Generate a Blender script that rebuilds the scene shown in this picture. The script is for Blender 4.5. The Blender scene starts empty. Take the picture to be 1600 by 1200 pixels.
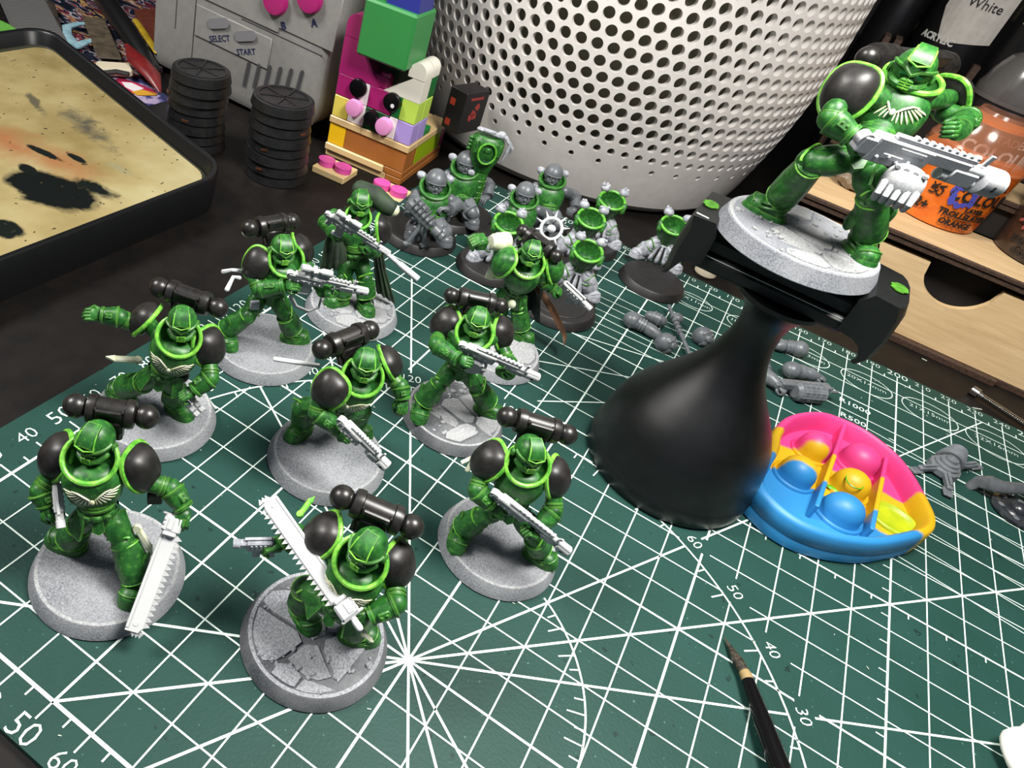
import bpy, bmesh, math, random
from mathutils import Vector, Matrix, noise
V=Vector; PI=math.pi
rnd=random.Random(7)
sc=bpy.context.scene; COL=sc.collection
# ---------------------------------------------------------------- camera (all lengths below in cm, scaled to metres at the end)
CR=((0.828992,0.517419,0.212247),(0.484584,-0.475099,-0.734479),(-0.279195,0.711729,-0.644587))
CC=V((1.06067,-8.67452,14.48659)); CF=1136.594; CPX,CPY=599.886,600.0
cam_d=bpy.data.cameras.new('camera'); cam=bpy.data.objects.new('camera',cam_d); COL.objects.link(cam); sc.camera=cam
right=V(CR[0]); down=V(CR[1]); fwd=V(CR[2])
rot=Matrix((right,-down,-fwd)).transposed()
cam.matrix_world=Matrix.Translation(CC)@rot.to_4x4()
cam_d.sensor_width=36; cam_d.lens=36*CF/1600; cam_d.shift_x=(800-CPX)/1600; cam_d.shift_y=(CPY-600)/1600
cam_d.clip_start=0.005; cam_d.clip_end=20
def at(x,y,z=0.0):
    d=right*((x-CPX)/CF)+down*((y-CPY)/CF)+fwd
    return CC+d*((z-CC.z)/d.z)
# ---------------------------------------------------------------- world, lamp, exposure
w=bpy.data.worlds.new('world'); sc.world=w; w.use_nodes=True
bg=w.node_tree.nodes['Background']; bg.inputs[0].default_value=(0.72,0.80,1.0,1); bg.inputs[1].default_value=0.26
def area(name,loc,size,power,col,target):
    l=bpy.data.lights.new(name,'AREA'); l.shape='DISK'; l.size=size; l.energy=power; l.color=col
    o=bpy.data.objects.new(name,l); COL.objects.link(o); o.location=loc
    o.rotation_euler=(V(target)-V(loc)).to_track_quat('-Z','Y').to_euler(); return o
area('desk_lamp',(6.0,6.0,30),0.11,2.15,(1.0,0.97,0.92),(0,5,0))
area('ceiling_lamp',(-70,-25,85),0.28,13.0,(1.0,0.96,0.91),(0,12,0))
sc.view_settings.view_transform='Standard'; sc.view_settings.look='None'; sc.view_settings.gamma=1
sc.view_settings.exposure=0.0; sc.view_settings.use_curve_mapping=False
# ---------------------------------------------------------------- materials
def lin(c):
    if isinstance(c,str): c=tuple(int(c[i:i+2],16)/255 for i in (0,2,4))
    return tuple((x/12.92 if x<=.04045 else ((x+.055)/1.055)**2.4) for x in c[:3])+(1,)
class NT:
    def __init__(s,name):
        s.m=bpy.data.materials.new(name); s.m.use_nodes=True; s.t=s.m.node_tree; s.n=s.t.nodes
        s.b=s.n['Principled BSDF']; s._tc=None
    def new(s,t,**k):
        n=s.n.new(t)
        for a,v in k.items():
            if a.startswith('i_'):
                key=a[2:]; key=int(key) if key.isdigit() else key.replace('_',' ')
                n.inputs[key].default_value=v
            else: setattr(n,a,v)
        return n
    def link(s,a,b): s.t.links.new(a,b)
    def co(s):
        if not s._tc:
            tc=s.new('ShaderNodeTexCoord'); mp=s.new('ShaderNodeVectorMath',operation='SCALE'); mp.inputs['Scale'].default_value=100
            s.link(tc.outputs['Object'],mp.inputs[0]); s._tc=mp.outputs[0]
        return s._tc
    def noise(s,scale,detail=3,rough=.55,dist=0,vec=None):
        n=s.new('ShaderNodeTexNoise'); n.inputs['Scale'].default_value=scale; n.inputs['Detail'].default_value=detail
        n.inputs['Roughness'].default_value=rough; n.inputs['Distortion'].default_value=dist
        s.link(vec or s.co(),n.inputs['Vector']); return n.outputs['Fac']
    def ramp(s,f,stops,interp='LINEAR'):
        r=s.new('ShaderNodeValToRGB'); r.color_ramp.interpolation=interp
        e=r.color_ramp.elements
        for i,(p,c) in enumerate(stops):
            x=e[i] if i<2 else e.new(p)
            x.position=p; x.color=lin(c) if not isinstance(c,(int,float)) else (c,c,c,1)
        s.link(f,r.inputs[0]); return r.outputs[0]
    def mix(s,f,a,b,mode='MIX'):
        n=s.new('ShaderNodeMix',data_type='RGBA',blend_type=mode)
        for i,v in ((0,f),(6,a),(7,b)):
            if isinstance(v,(int,float)): n.inputs[i].default_value=v
            elif isinstance(v,(str,tuple)): n.inputs[i].default_value=lin(v)
            else: s.link(v,n.inputs[i])
        return n.outputs[2]
    def bump(s,f,strength,dist):
        n=s.new('ShaderNodeBump'); n.inputs['Strength'].default_value=strength; n.inputs['Distance'].default_value=dist*.01
        s.link(f,n.inputs['Height']); s.link(n.outputs[0],s.b.inputs['Normal'])
    def color(s,c):
        if isinstance(c,str): s.b.inputs['Base Color'].default_value=lin(c)
        else: s.link(c,s.b.inputs['Base Color'])
    def edge(s,radius,lo,hi):
        bv=s.new('ShaderNodeBevel',samples=4); bv.inputs['Radius'].default_value=radius*.01
        g=s.new('ShaderNodeNewGeometry'); d=s.new('ShaderNodeVectorMath',operation='DOT_PRODUCT')
        s.link(bv.outputs[0],d.inputs[0]); s.link(g.outputs['Normal'],d.inputs[1])
        mr=s.new('ShaderNodeMapRange'); mr.inputs['From Min'].default_value=hi; mr.inputs['From Max'].default_value=lo
        s.link(d.outputs['Value'],mr.inputs['Value']); return mr.outputs[0]
def M(name,c1,c2=None,scale=6,rough=.5,spec=.5,metal=0,bump=0,bscale=40,bdist=.01,coat=0,edge=None,alpha=1,trans=0,sss=0,detail=3,contrast=(.35,.65)):
    t=NT(name)
    if c2: col=t.ramp(t.noise(scale,detail),[(contrast[0],c1),(contrast[1],c2)])
    else: col=c1
    if edge:
        ec,er=edge[0],edge[1]; col=t.mix(t.edge(er,.80,.985),col,ec)
    t.color(col); b=t.b
    b.inputs['Roughness'].default_value=rough; b.inputs['Specular IOR Level'].default_value=spec; b.inputs['Metallic'].default_value=metal
    b.inputs['Coat Weight'].default_value=coat; b.inputs['Alpha'].default_value=alpha; b.inputs['Transmission Weight'].default_value=trans
    if bump: t.bump(t.noise(bscale,4),bump,bdist)
    return t.m
# ---------------------------------------------------------------- mesh builder
def frame(o,y,z=(0,0,1)):
    """matrix with origin o, local Y along y and local Z close to z"""
    y=V(y).normalized(); z=V(z); x=y.cross(z)
    if x.length<1e-5: x=y.cross(V((1,0,.1)))
    x.normalize(); z=x.cross(y)
    m=Matrix((x,y,z)).transposed().to_4x4(); m.translation=V(o); return m
def zframe(o,z,y=(0,1,0)):
    z=V(z).normalized(); y=V(y); x=y.cross(z)
    if x.length<1e-5: x=V((1,0,.1)).cross(z)
    x.normalize(); y=z.cross(x)
    m=Matrix((x,y,z)).transposed().to_4x4(); m.translation=V(o); return m
def T(x=0,y=0,z=0): return Matrix.Translation((x,y,z))
def R(a,ax='Z'): return Matrix.Rotation(a,4,ax)
def S(x,y,z): return Matrix.Diagonal((x,y,z,1))
ID=Matrix.Identity(4)
class MB:
    def __init__(s): s.v=[]; s.f=[]; s.m=[]; s.mi=0
    def add(s,vs,fs,m=None):
        o=len(s.v)
        if m is None: s.v+= [tuple(v) for v in vs]
        else: s.v+=[tuple(m@V(v)) for v in vs]
        s.f+=[tuple(i+o for i in f) for f in fs]; s.m+=[s.mi]*len(fs); return s
    def box(s,sx,sy,sz,m=None,c=0):
        x,y,z=sx/2,sy/2,sz/2
        if c<=0:
            vs=[(a*x,b*y,d*z) for a in(-1,1) for b in(-1,1) for d in(-1,1)]
            return s.add(vs,[(0,1,3,2),(4,6,7,5),(0,4,5,1),(2,3,7,6),(0,2,6,4),(1,5,7,3)],m)
        c=min(c,x*.9,y*.9,z*.9); bm=bmesh.new()
        bmesh.ops.create_cube(bm,size=1,matrix=S(sx,sy,sz))
        bmesh.ops.bevel(bm,geom=bm.edges[:]+bm.verts[:],offset=c,segments=1,affect='EDGES')
        bm.verts.index_update(); vs=[v.co.copy() for v in bm.verts]; fs=[[v.index for v in f.verts] for f in bm.faces]; bm.free()
        return s.add(vs,fs,m)
    def ell(s,rx,ry,rz,m=None,nu=16,nv=10,e=1.0):
        vs=[(0,0,-rz)]; sg=lambda a:math.copysign(abs(a)**e,a)
        for j in range(1,nv):
            p=-PI/2+PI*j/nv
            for i in range(nu):
                a=2*PI*i/nu; vs.append((rx*sg(math.cos(p))*sg(math.cos(a)),ry*sg(math.cos(p))*sg(math.sin(a)),rz*sg(math.sin(p))))
        vs.append((0,0,rz)); n=len(vs)-1; fs=[]
        for i in range(nu):
            k=(i+1)%nu; fs.append((0,1+k,1+i)); fs.append((n,n-nu+i,n-nu+k))
            for j in range(nv-2):
                a=1+j*nu; fs.append((a+i,a+k,a+nu+k,a+nu+i))
        return s.add(vs,fs,m)
    def lathe(s,prof,m=None,n=24,cap=True,sx=1,sy=1,sq=1.0):
        vs=[]; fs=[]; sg=lambda a:math.copysign(abs(a)**sq,a)
        for r,z in prof:
            for i in range(n):
                a=2*PI*i/n; vs.append((r*sx*sg(math.cos(a)),r*sy*sg(math.sin(a)),z))
        for j in range(len(prof)-1):
            for i in range(n):
                k=(i+1)%n; fs.append((j*n+i,j*n+k,(j+1)*n+k,(j+1)*n+i))
        if cap:
            fs.append(tuple(range(n))[::-1]); fs.append(tuple((len(prof)-1)*n+i for i in range(n)))
        return s.add(vs,fs,m)
    def tube(s,pts,rs,n=10,m=None,cap=True,closed=False,flat=1.0,up=None,rnd_=False):
        pts=[V(p) for p in pts]
        if not hasattr(rs,'__len__'): rs=[rs]*len(pts)
        rs=list(rs)
        if rnd_ and not closed and len(pts)>1:      # rounded ends
            d0=(pts[0]-pts[1]).normalized(); d1=(pts[-1]-pts[-2]).normalized()
            a=[(pts[0]+d0*rs[0]*math.sin(t),rs[0]*math.cos(t)) for t in (1.45,.9,.45)]
            b=[(pts[-1]+d1*rs[-1]*math.sin(t),rs[-1]*math.cos(t)) for t in (.45,.9,1.45)]
            pts=[p for p,_ in a]+pts+[p for p,_ in b]; rs=[r for _,r in a]+rs+[r for _,r in b]
        L=len(pts); vs=[]; fs=[]; nrm=None
        for i,p in enumerate(pts):
            if closed: t=(pts[(i+1)%L]-pts[i-1])
            else: t=pts[min(i+1,L-1)]-pts[max(i-1,0)]
            t.normalize()
            if nrm is None:
                nrm=V(up) if up else (V((0,0,1)) if abs(t.z)<.9 else V((1,0,0)))
            nrm=nrm-t*nrm.dot(t)
            if nrm.length<1e-6: nrm=t.orthogonal()
            nrm.normalize(); bn=t.cross(nrm)
            for k in range(n):
                a=2*PI*k/n; vs.append(p+(nrm*math.cos(a)*flat+bn*math.sin(a))*rs[i])
        for i in range(L if closed else L-1):
            j=(i+1)%L
            for k in range(n):
                q=(k+1)%n; fs.append((i*n+k,i*n+q,j*n+q,j*n+k))
        if cap and not closed: fs.append(tuple(range(n))[::-1]); fs.append(tuple((L-1)*n+k for k in range(n)))
        return s.add(vs,fs,m)
    def prism(s,poly,h,m=None,z0=0,taper=1.0):
        n=len(poly); cx=sum(p[0] for p in poly)/n; cy=sum(p[1] for p in poly)/n
        vs=[(x,y,z0) for x,y in poly]+[(cx+(x-cx)*taper,cy+(y-cy)*taper,z0+h) for x,y in poly]
        fs=[tuple(range(n))[::-1],tuple(range(n,2*n))]+[(i,(i+1)%n,n+(i+1)%n,n+i) for i in range(n)]
        return s.add(vs,fs,m)
    def dome(s,rx,ry,h,m=None,n=20,k=5,sq=.75,thick=.04,pw=.5,point=0):
        """closed shell dome with a rounded square outline; point drags the -Y end into a tip"""
        vs=[];sg=lambda a:math.copysign(abs(a)**sq,a)
        def pt(t,q,dz,sc_):
            x=rx*sg(math.cos(t))*q*sc_; y=ry*sg(math.sin(t))*q*sc_
            if point and y<0: x*=1-point*(abs(y)/ry)**1.5
            return (x,y,h*(max(0,1-q*q))**pw*sc_+dz)
        for j in range(1,k+1):
            q=math.sin(PI/2*j/k)
            for i in range(n): vs.append(pt(2*PI*i/n,q,0,1))
        top=len(vs); vs.append((0,0,h)); fs=[]
        for i in range(n):
            a=(i+1)%n; fs.append((top,i,a))
            for j in range(k-1): fs.append((j*n+i,(j+1)*n+i,(j+1)*n+a,j*n+a))
        o=(k-1)*n; b=len(vs)
        for i in range(n): vs.append(pt(2*PI*i/n,1,-thick,.9))
        for i in range(n):
            a=(i+1)%n; fs.append((o+i,b+i,b+a,o+a))
        fs.append(tuple(b+i for i in range(n)))
        return s.add(vs,fs,m)
    def outline(s,rx,ry,m,n=28,sq=.75,point=0,sc_=1.0,z=0):
        sg=lambda a:math.copysign(abs(a)**sq,a); o=[]
        for i in range(n):
            t=2*PI*i/n; x=rx*sg(math.cos(t)); y=ry*sg(math.sin(t))
            if point and y<0: x*=1-point*(abs(y)/ry)**1.5
            o.append(m@V((x*sc_,y*sc_,z)))
        return o
    def build(s,name,mats,parent=None,ang=38,label=None,kind=None,flat=False,loc=None):
        me=bpy.data.meshes.new(name); me.from_pydata(s.v,[],s.f)
        if not isinstance(mats,(list,tuple)): mats=[mats]
        for m in mats: me.materials.append(m)
        me.polygons.foreach_set('material_index',s.m)
        bm=bmesh.new(); bm.from_mesh(me); bmesh.ops.recalc_face_normals(bm,faces=bm.faces); bm.to_mesh(me); bm.free()
        if not flat:
            me.shade_smooth(); me.set_sharp_from_angle(angle=math.radians(ang))
        o=bpy.data.objects.new(name,me); COL.objects.link(o)
        if parent is not None: o.parent=parent
        if label: o['label']=label
        if kind: o['kind']=kind
        if loc is not None: o.location=loc
        return o
def thing(name,label,cat,loc=(0,0,0),rz=0,group=None):
    o=bpy.data.objects.new(name,None); COL.objects.link(o); o.location=loc; o.rotation_euler=(0,0,rz); o.empty_display_size=.01
    o['label']=label; o['category']=cat
    if group: o['group']=group
    return o
def tag(o,label,cat,group=None):
    o['label']=label; o['category']=cat
    if group: o['group']=group
    return o
_dg=None
def text_mb(txt,size,m,mb,extr=.004,align='CENTER',bold=0,sx=1.0):
    """add lettering as mesh to mb; text lies in the XY plane of m, centred"""
    cu=bpy.data.curves.new('t','FONT'); cu.body=txt; cu.size=size; cu.align_x=align; cu.align_y='CENTER'; cu.extrude=extr; cu.offset=bold; cu.resolution_u=2
    o=bpy.data.objects.new('t',cu); COL.objects.link(o); dg=bpy.context.evaluated_depsgraph_get(); dg.update()
    me=bpy.data.meshes.new_from_object(o.evaluated_get(dg)); mm=m@S(sx,1,1)
    mb.add([v.co.copy() for v in me.vertices],[list(p.vertices) for p in me.polygons],mm)
    bpy.data.objects.remove(o); bpy.data.curves.remove(cu); bpy.data.meshes.remove(me)
def finish(scale=.01):
    sm=Matrix.Scale(scale,4)
    for me in bpy.data.meshes: me.transform(sm)
    for o in bpy.data.objects:
        if o.type=='CAMERA' or o.type=='LIGHT' or True: o.location=o.location*scale
# ================================================================ desk and back wall
def mat_desk():
    t=NT('desk_dark'); n=t.noise(1.2,5); c=t.ramp(n,[(.35,'0b0908'),(.7,'15110e')])
    sp=t.noise(14,2,.6); k=t.ramp(sp,[(.70,0.0),(.78,1.0)]); c=t.mix(k,c,'2a2420'); t.color(c)
    t.b.inputs['Roughness'].default_value=.55; t.b.inputs['Specular IOR Level'].default_value=.22; t.bump(t.noise(30,4),.25,.01); return t.m
DESK=MB().box(190,150,3,T(10,40,-1.8)).build('desk',mat_desk(),flat=True); tag(DESK,'dark brown desk top under the cutting mat and all the tools','desk')
WM=M('wall_dark','1c1a19',rough=.9)
for nm,sz,ps in (('wall_back',(300,4,260),(10,120,54)),('wall_left',(4,300,260),(-142,-30,54)),('wall_right',(4,300,260),(162,-30,54)),('floor',(310,304,4),(10,-30,-78))):
    o=MB().box(*sz,T(*ps)).build(nm,WM,flat=True); o['kind']='structure'
# ================================================================ cutting mat
def mat_green():
    t=NT('mat_green'); c=t.ramp(t.noise(.35,4),[(.3,'1a3932'),(.7,'20403a')])
    k=t.ramp(t.noise(3.2,2,.4),[(.70,0.0),(.74,1.0)]); c=t.mix(k,c,'142b27')
    k2=t.ramp(t.noise(11,1,.3),[(.765,0.0),(.79,1.0)]); c=t.mix(k2,c,'44665c')
    t.color(c); t.b.inputs['Roughness'].default_value=.52; t.b.inputs['Specular IOR Level'].default_value=.18
    t.bump(t.noise(13,3,.5),.55,.012); return t.m
U0,U1,V0,V1=-10,33,-5,23
def rrect(x0,y0,x1,y1,r,n=6):
    o=[]
    for cx,cy,a0 in((x1-r,y1-r,0),(x0+r,y1-r,90),(x0+r,y0+r,180),(x1-r,y0+r,270)):
        for i in range(n+1):
            a=math.radians(a0+90*i/n); o.append((cx+r*math.cos(a),cy+r*math.sin(a)))
    return o
CM=MB().prism(rrect(-11.37,-5.87,34.4,23.86,.6),.26,z0=-.27).build('cutting_mat',mat_green(),flat=True)
tag(CM,'dark green self-healing cutting mat with white printed grid, angles and numbers','cutting mat')
INK=M('mat_ink','dcebe2','cfe0d7',scale=25,rough=.6)
_sz=[0]
def seg(mb,x0,y0,x1,y1,w,z=None):
    _sz[0]=(_sz[0]+7)%29; z=.0015+_sz[0]*.00012
    d=V((x1-x0,y1-y0)); 
    if d.length<1e-6: return
    d.normalize(); nx,ny=-d.y*w/2,d.x*w/2
    mb.add([(x0-nx,y0-ny,z),(x1-nx,y1-ny,z),(x1+nx,y1+ny,z),(x0+nx,y0+ny,z)],[(0,1,2,3)])
g=MB(); THIN,THK=.036,.058
LC=[(9.42*math.cos(math.radians(a)),9.42*math.sin(math.radians(a))) for a in range(10,180,10)]
def gseg(x0,y0,x1,y1,w):
    L=math.hypot(x1-x0,y1-y0); n=int(L/.1); run=None
    for k in range(n+1):
        x=x0+(x1-x0)*k/n; y=y0+(y1-y0)*k/n; ok=all((x-a)**2+(y-b)**2>.20 for a,b in LC) and not (8.0<x<9.05 and 18.3<y<19.85 and x0==x1 and 0)
        if ok and run is None: run=(x,y)
        if (not ok or k==n) and run: seg(g,*run,x,y,w); run=None
for i in range(U0,U1+1):
    gseg(i,V0,i,V1,THK if i%5==0 else THIN)
    for (a,b) in ((V0,-1),(V1,1)): seg(g,i,a,i,a+b*.40,.04)
    if i<U1:
        for (a,b) in ((V0,-1),(V1,1)): seg(g,i+.5,a,i+.5,a+b*.22,.04)
for j in range(V0,V1+1):
    gseg(U0,j,U1,j,(THK if j%5==0 else THIN) if j not in (V0,V1) else .075 if j==V0 else .05)
    seg(g,U0,j,U0-.40,j,.04)
    if j<V1: seg(g,U0,j+.5,U0-.22,j+.5,.04)
seg(g,U0,V0,U0,V1,.075)
def clip(x,y): return U0<=x<=U1 and V0<=y<=V1
for a in (30,45,60,120,135,150,210,225,240,300,315,330):
    c,s_=math.cos(math.radians(a)),math.sin(math.radians(a)); L=0
    while clip((L+.05)*c,(L+.05)*s_) and L<(15.5 if a in (30,60,120,150) else 21): L+=.05
    if a in (30,60,120,150):
        seg(g,0,0,9.0*c,9.0*s_,.055); 
        if L>9.7: seg(g,9.72*c,9.72*s_,L*c,L*s_,.055)
    else: seg(g,0,0,L*c,L*s_,.058)
def arc(mb,cx,cy,r,a0,a1,w,n=80):
    for i in range(n):
        p,q=[math.radians(a0+(a1-a0)*k/n) for k in (i,i+1)]
        seg(mb,cx+r*math.cos(p),cy+r*math.sin(p),cx+r*math.cos(q),cy+r*math.sin(q),w)
arc(g,0,0,4.0,0,62,.045,40); arc(g,0,0,9.03,0,180,.05,110)
for a in range(5,60,5):
    c,s_=math.cos(math.radians(a)),math.sin(math.radians(a)); l=.42 if a%10==0 else .24
    seg(g,4*c,4*s_,(4-l)*c,(4-l)*s_,.035)
for a in range(5,180,5):
    c,s_=math.cos(math.radians(a)),math.sin(math.radians(a)); l=.42 if a%10==0 else .24
    seg(g,9.03*c,9.03*s_,(9.03-l)*c,(9.03-l)*s_,.04)
for x0,y0,x1,y1 in ((10.02,17.42,13.25,23.0),(-1.94,12.34,1.25,14.3),(-1.12,10.34,.83,12.17),(-1.58,14.98,2.03,16.23)): seg(g,x0,y0,x1,y1,.045)
for v0 in (12.38,13.42,14.45,15.45,16.45,17.48,18.45): seg(g,9.0,v0,22,v0-.12*13,.032)
for v0 in (12.15,13.15,14.15): seg(g,-4,v0+4.1,3,v0+4.6,.03)
for i in range(8): seg(g,5.5+i,10.0,5.5+i,9.82,.035)
for i in range(14): seg(g,10,5.5+i,9.78,5.5+i,.035)
for k,(nm) in enumerate(('16X10mm','17X11mm','18X12mm','19X13mm','20X14mm','21X15mm','22X16mm','23X17mm','24X18mm')):
    cx=-.82+2.415*k; cy=21.7; a,b=.8+.05*k+.0,.5+.05*k
    o=[(cx+a*math.cos(2*PI*i/40),cy+b*math.sin(2*PI*i/40)) for i in range(41)]
    for p,q in zip(o,o[1:]): seg(g,*p,*q,.032)
    text_mb(nm,.33,T(cx,cy,.0055),g,extr=0,sx=1.12,bold=-.006)
for i in range(1,U1-U0):
    big=(i*10)%50==0; s_=.66 if big else .55
    text_mb(str(i*10),s_,T(U0+i,-5.66+.0,.0055)@S(1,1,1),g,extr=0,bold=-.006)
    text_mb(str(i*10),(.54 if big else .40),T(U0+i,23.56,.0055),g,extr=0,sx=1.08,bold=-.007)
for j in range(1,V1-V0):
    text_mb(str(j*10),(.66 if j%5==0 else .54),T(-10.72,V0+j,.0055)@R(PI/2),g,extr=0,bold=-.006)
for a in range(10,180,10):
    t_=math.radians(a); text_mb(str(a),.46,T(9.42*math.cos(t_),9.42*math.sin(t_),.0055)@R(t_-PI/2),g,extr=0,bold=-.005)
text_mb('R1000',.40,T(8.5,19.55,.0055),g,extr=0,sx=1.15); text_mb('R500',.40,T(8.5,18.55,.0055),g,extr=0,sx=1.15)
gp=g.build('printed_grid',INK,CM,flat=True,label='white printed grid lines, angle arcs and numbers')
# pale scratches and crumbs lying on the mat and desk
CR_=M('crumb','a9b4a6',rough=.8); mb=MB()
for i in range(46):
    if i<26: p=at(rnd.uniform(1330,1590),rnd.uniform(560,860)); 
    else: p=at(rnd.uniform(60,1500),rnd.uniform(560,1180))
    if p.y>23.8 or (5<p.x<11.5 and 11.5<p.y<17): continue
    l=rnd.uniform(.02,.09); mb.box(l,.02,.008,T(p.x,p.y,.012)@R(rnd.uniform(0,3)),0)
for i in range(7):
    p=at(rnd.uniform(1380,1560),rnd.uniform(560,640),-.3)
    if 24<p.y<27.3: mb.box(rnd.uniform(.2,.5),.06,.01,T(p.x,p.y,-.285)@R(rnd.uniform(-.4,.8)))
o=mb.build('plastic_shavings',CR_,flat=True); tag(o,'tiny pale plastic shavings scattered over the cutting mat','shavings'); o['kind']='stuff'
# ================================================================ white perforated container
WHT=M('white_plastic','d6d2cd','cfcbc6',scale=2,rough=.5,spec=.4)
DRK=M('olive_shade','6b6856',rough=.8)
bc=V((-9.16,35.44,0))
def br(z): return 9.46+.37*z-.0206*z*z if z<9.2 else 11.12
def basket():
    root=thing('perforated_basket','large round white plastic basket pierced with rows of round holes','basket',(bc.x,bc.y,-.3))
    mb=MB(); NC=96; rows=[]; z=2.55; dz=.615
    while z<20: rows.append(z); z+=dz
    # plain foot
    mb.lathe([(7.5,0.0),(8.9,.0),(9.25,.12),(br(.6),.5),(br(1.5),1.4),(br(2.24),2.24)],n=NC*2,cap=False)
    for ri,z0 in enumerate(rows):
        r=br(z0); sp=2*PI/NC
        for c in range(NC):
            th=sp*(c+(.5 if ri%2 else 0))
            # only the part of the ring that can be seen carries holes of full shape
            hr=.262 if ri>2 else (.13,.175,.22)[ri]
            if ri==0 and c%2: hr=0
            z1,z2=z0-dz/2,z0+dz/2
            outer=[(-.5,z1),(0,z1),(.5,z1),(.5,z0),(.5,z2),(0,z2),(-.5,z2),(-.5,z0)]
            def P(a,zz,rr=None):
                rr=br(zz) if rr is None else rr; return (rr*math.cos(a),rr*math.sin(a),zz)
            ov=[P(th+o_[0]*sp,o_[1]) for o_ in outer]
            if hr==0 or ri==len(rows)-1: mb.add(ov,[tuple(range(8))]); continue
            angs=[math.atan2(o_[1]-z0,o_[0]*sp*r) for o_ in outer]
            ia=[]
            for k in range(8):
                a0=angs[k]; a1=angs[(k+1)%8]
                if a1<a0: a1+=2*PI
                ia+= [a0,(a0+a1)/2]
            iv=[P(th+hr*math.cos(a)/r,z0+hr*math.sin(a)) for a in ia]
            wall=.34; iw=[P(th+hr*math.cos(a)/r,z0+hr*math.sin(a),br(z0)-wall) for a in ia]
            fs=[]
            for k in range(8):
                k2=(k+1)%8; i0=8+2*k; i1=8+2*k+1; i2=8+(2*k+2)%16
                fs+=[(k,k2,i2,i1),(k,i1,i0)]
            for k in range(16): fs.append((8+k,8+(k+1)%16,24+(k+1)%16,24+k))
            mb.add(ov+iv+iw,fs)
    zt=rows[-1]+dz/2; mb.lathe([(br(zt),zt),(br(zt),zt+.8),(br(zt)-.35,zt+.8),(br(zt)-.35,zt)],n=NC*2,cap=False)
    bm_mats=WHT
    me_o=mb.build('perforated_shell',bm_mats,root,ang=30)
    # recalc_normals may flip separate cells: fix by pointing faces away from the axis is not needed (two sided)
    MB().lathe([(8.2,.2),(9.0,3),(9.6,8),(9.9,zt)],n=64,cap=True).build('interior_shade',DRK,root)  # added cylinder, its dark olive colour stands in for the basket's dim inside
    return root
basket()
def hit(px,py,p0,n):
    """point where the view line through a pixel meets a plane"""
    d=right*((px-CPX)/CF)+down*((py-CPY)/CF)+fwd; n=V(n); return CC+d*((V(p0)-CC).dot(n)/d.dot(n))
def text_cyl(txt,size,c,r,ang,z,mb,bold=0,rot=0,sx=1.0,extr=.01):
    """lettering bent round a vertical cylinder of radius r centred at c"""
    t=MB(); text_mb(txt,size,R(rot),t,extr,bold=bold,sx=sx)
    vs=[]
    for x,y,h in t.v:
        a=ang+x/r; rr=r+h+.012; vs.append((c[0]+rr*math.cos(a),c[1]+rr*math.sin(a),c[2]+z+y))
    mb.add(vs,t.f)
# ================================================================ paint tray (wet palette)
def mat_paper():
    t=NT('palette_paper'); b=t.noise(.25,4); c=t.ramp(b,[(.3,'7a6a40'),(.5,'96885e'),(.7,'a69e78')])
    def blob(c,px,py,rx,ry,rot,col,soft,amp=.5,sc=1.0):
        p=at(px,py,.45); mp=t.new('ShaderNodeMapping'); mp.vector_type='TEXTURE'
        mp.inputs['Location'].default_value=p; mp.inputs['Rotation'].default_value=(0,0,rot); mp.inputs['Scale'].default_value=(rx,ry,5)
        t.link(t.co(),mp.inputs[0]); ln=t.new('ShaderNodeVectorMath',operation='LENGTH'); t.link(mp.outputs[0],ln.inputs[0])
        ad=t.new('ShaderNodeMath',operation='MULTIPLY_ADD'); t.link(t.noise(sc,5,.65,.6),ad.inputs[0]); ad.inputs[1].default_value=amp*2; 
        a2=t.new('ShaderNodeMath',operation='SUBTRACT'); t.link(ln.outputs['Value'],a2.inputs[0]); a2.inputs[1].default_value=amp; t.link(a2.outputs[0],ad.inputs[2])
        k=t.ramp(ad.outputs[0],[(.9-soft,1.0),(1.0-soft*.2,0.0)]); return t.mix(k,c,col)
    c=blob(c,30,240,4.5,1.6,.2,'91603c',.8,.8,.5); c=blob(c,60,40,3,1.5,0,'94774a',.9)
    c=blob(c,135,205,2.6,.75,-.25,'4d4a3e',.7,.9,1.4); c=blob(c,55,168,1.3,.28,-.4,'55513f',.5,.8,2)
    c=blob(c,80,305,2.05,1.15,.15,'080d0b',.12,.35,.8); c=blob(c,150,303,1.3,.5,.1,'0c1310',.5,.8,1.6)
    c=blob(c,70,247,1.0,.2,.1,'101613',.2,.5,1.5); c=blob(c,120,255,.55,.2,0,'101613',.15,.4,1.5); c=blob(c,45,273,.5,.3,0,'0c120f',.15,.4,1.5)
    c=blob(c,5,365,.8,.55,.2,'0c120f',.15,.4,1.2); c=blob(c,185,270,.9,.3,0,'86805f',.6,.5,1)
    k=t.ramp(t.noise(5,2,.3),[(.72,0.0),(.75,1.0)]); c=t.mix(k,c,'3b3524')
    t.color(c); t.b.inputs['Roughness'].default_value=.38; t.bump(t.noise(3,4),.2,.03); return t.m
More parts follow.
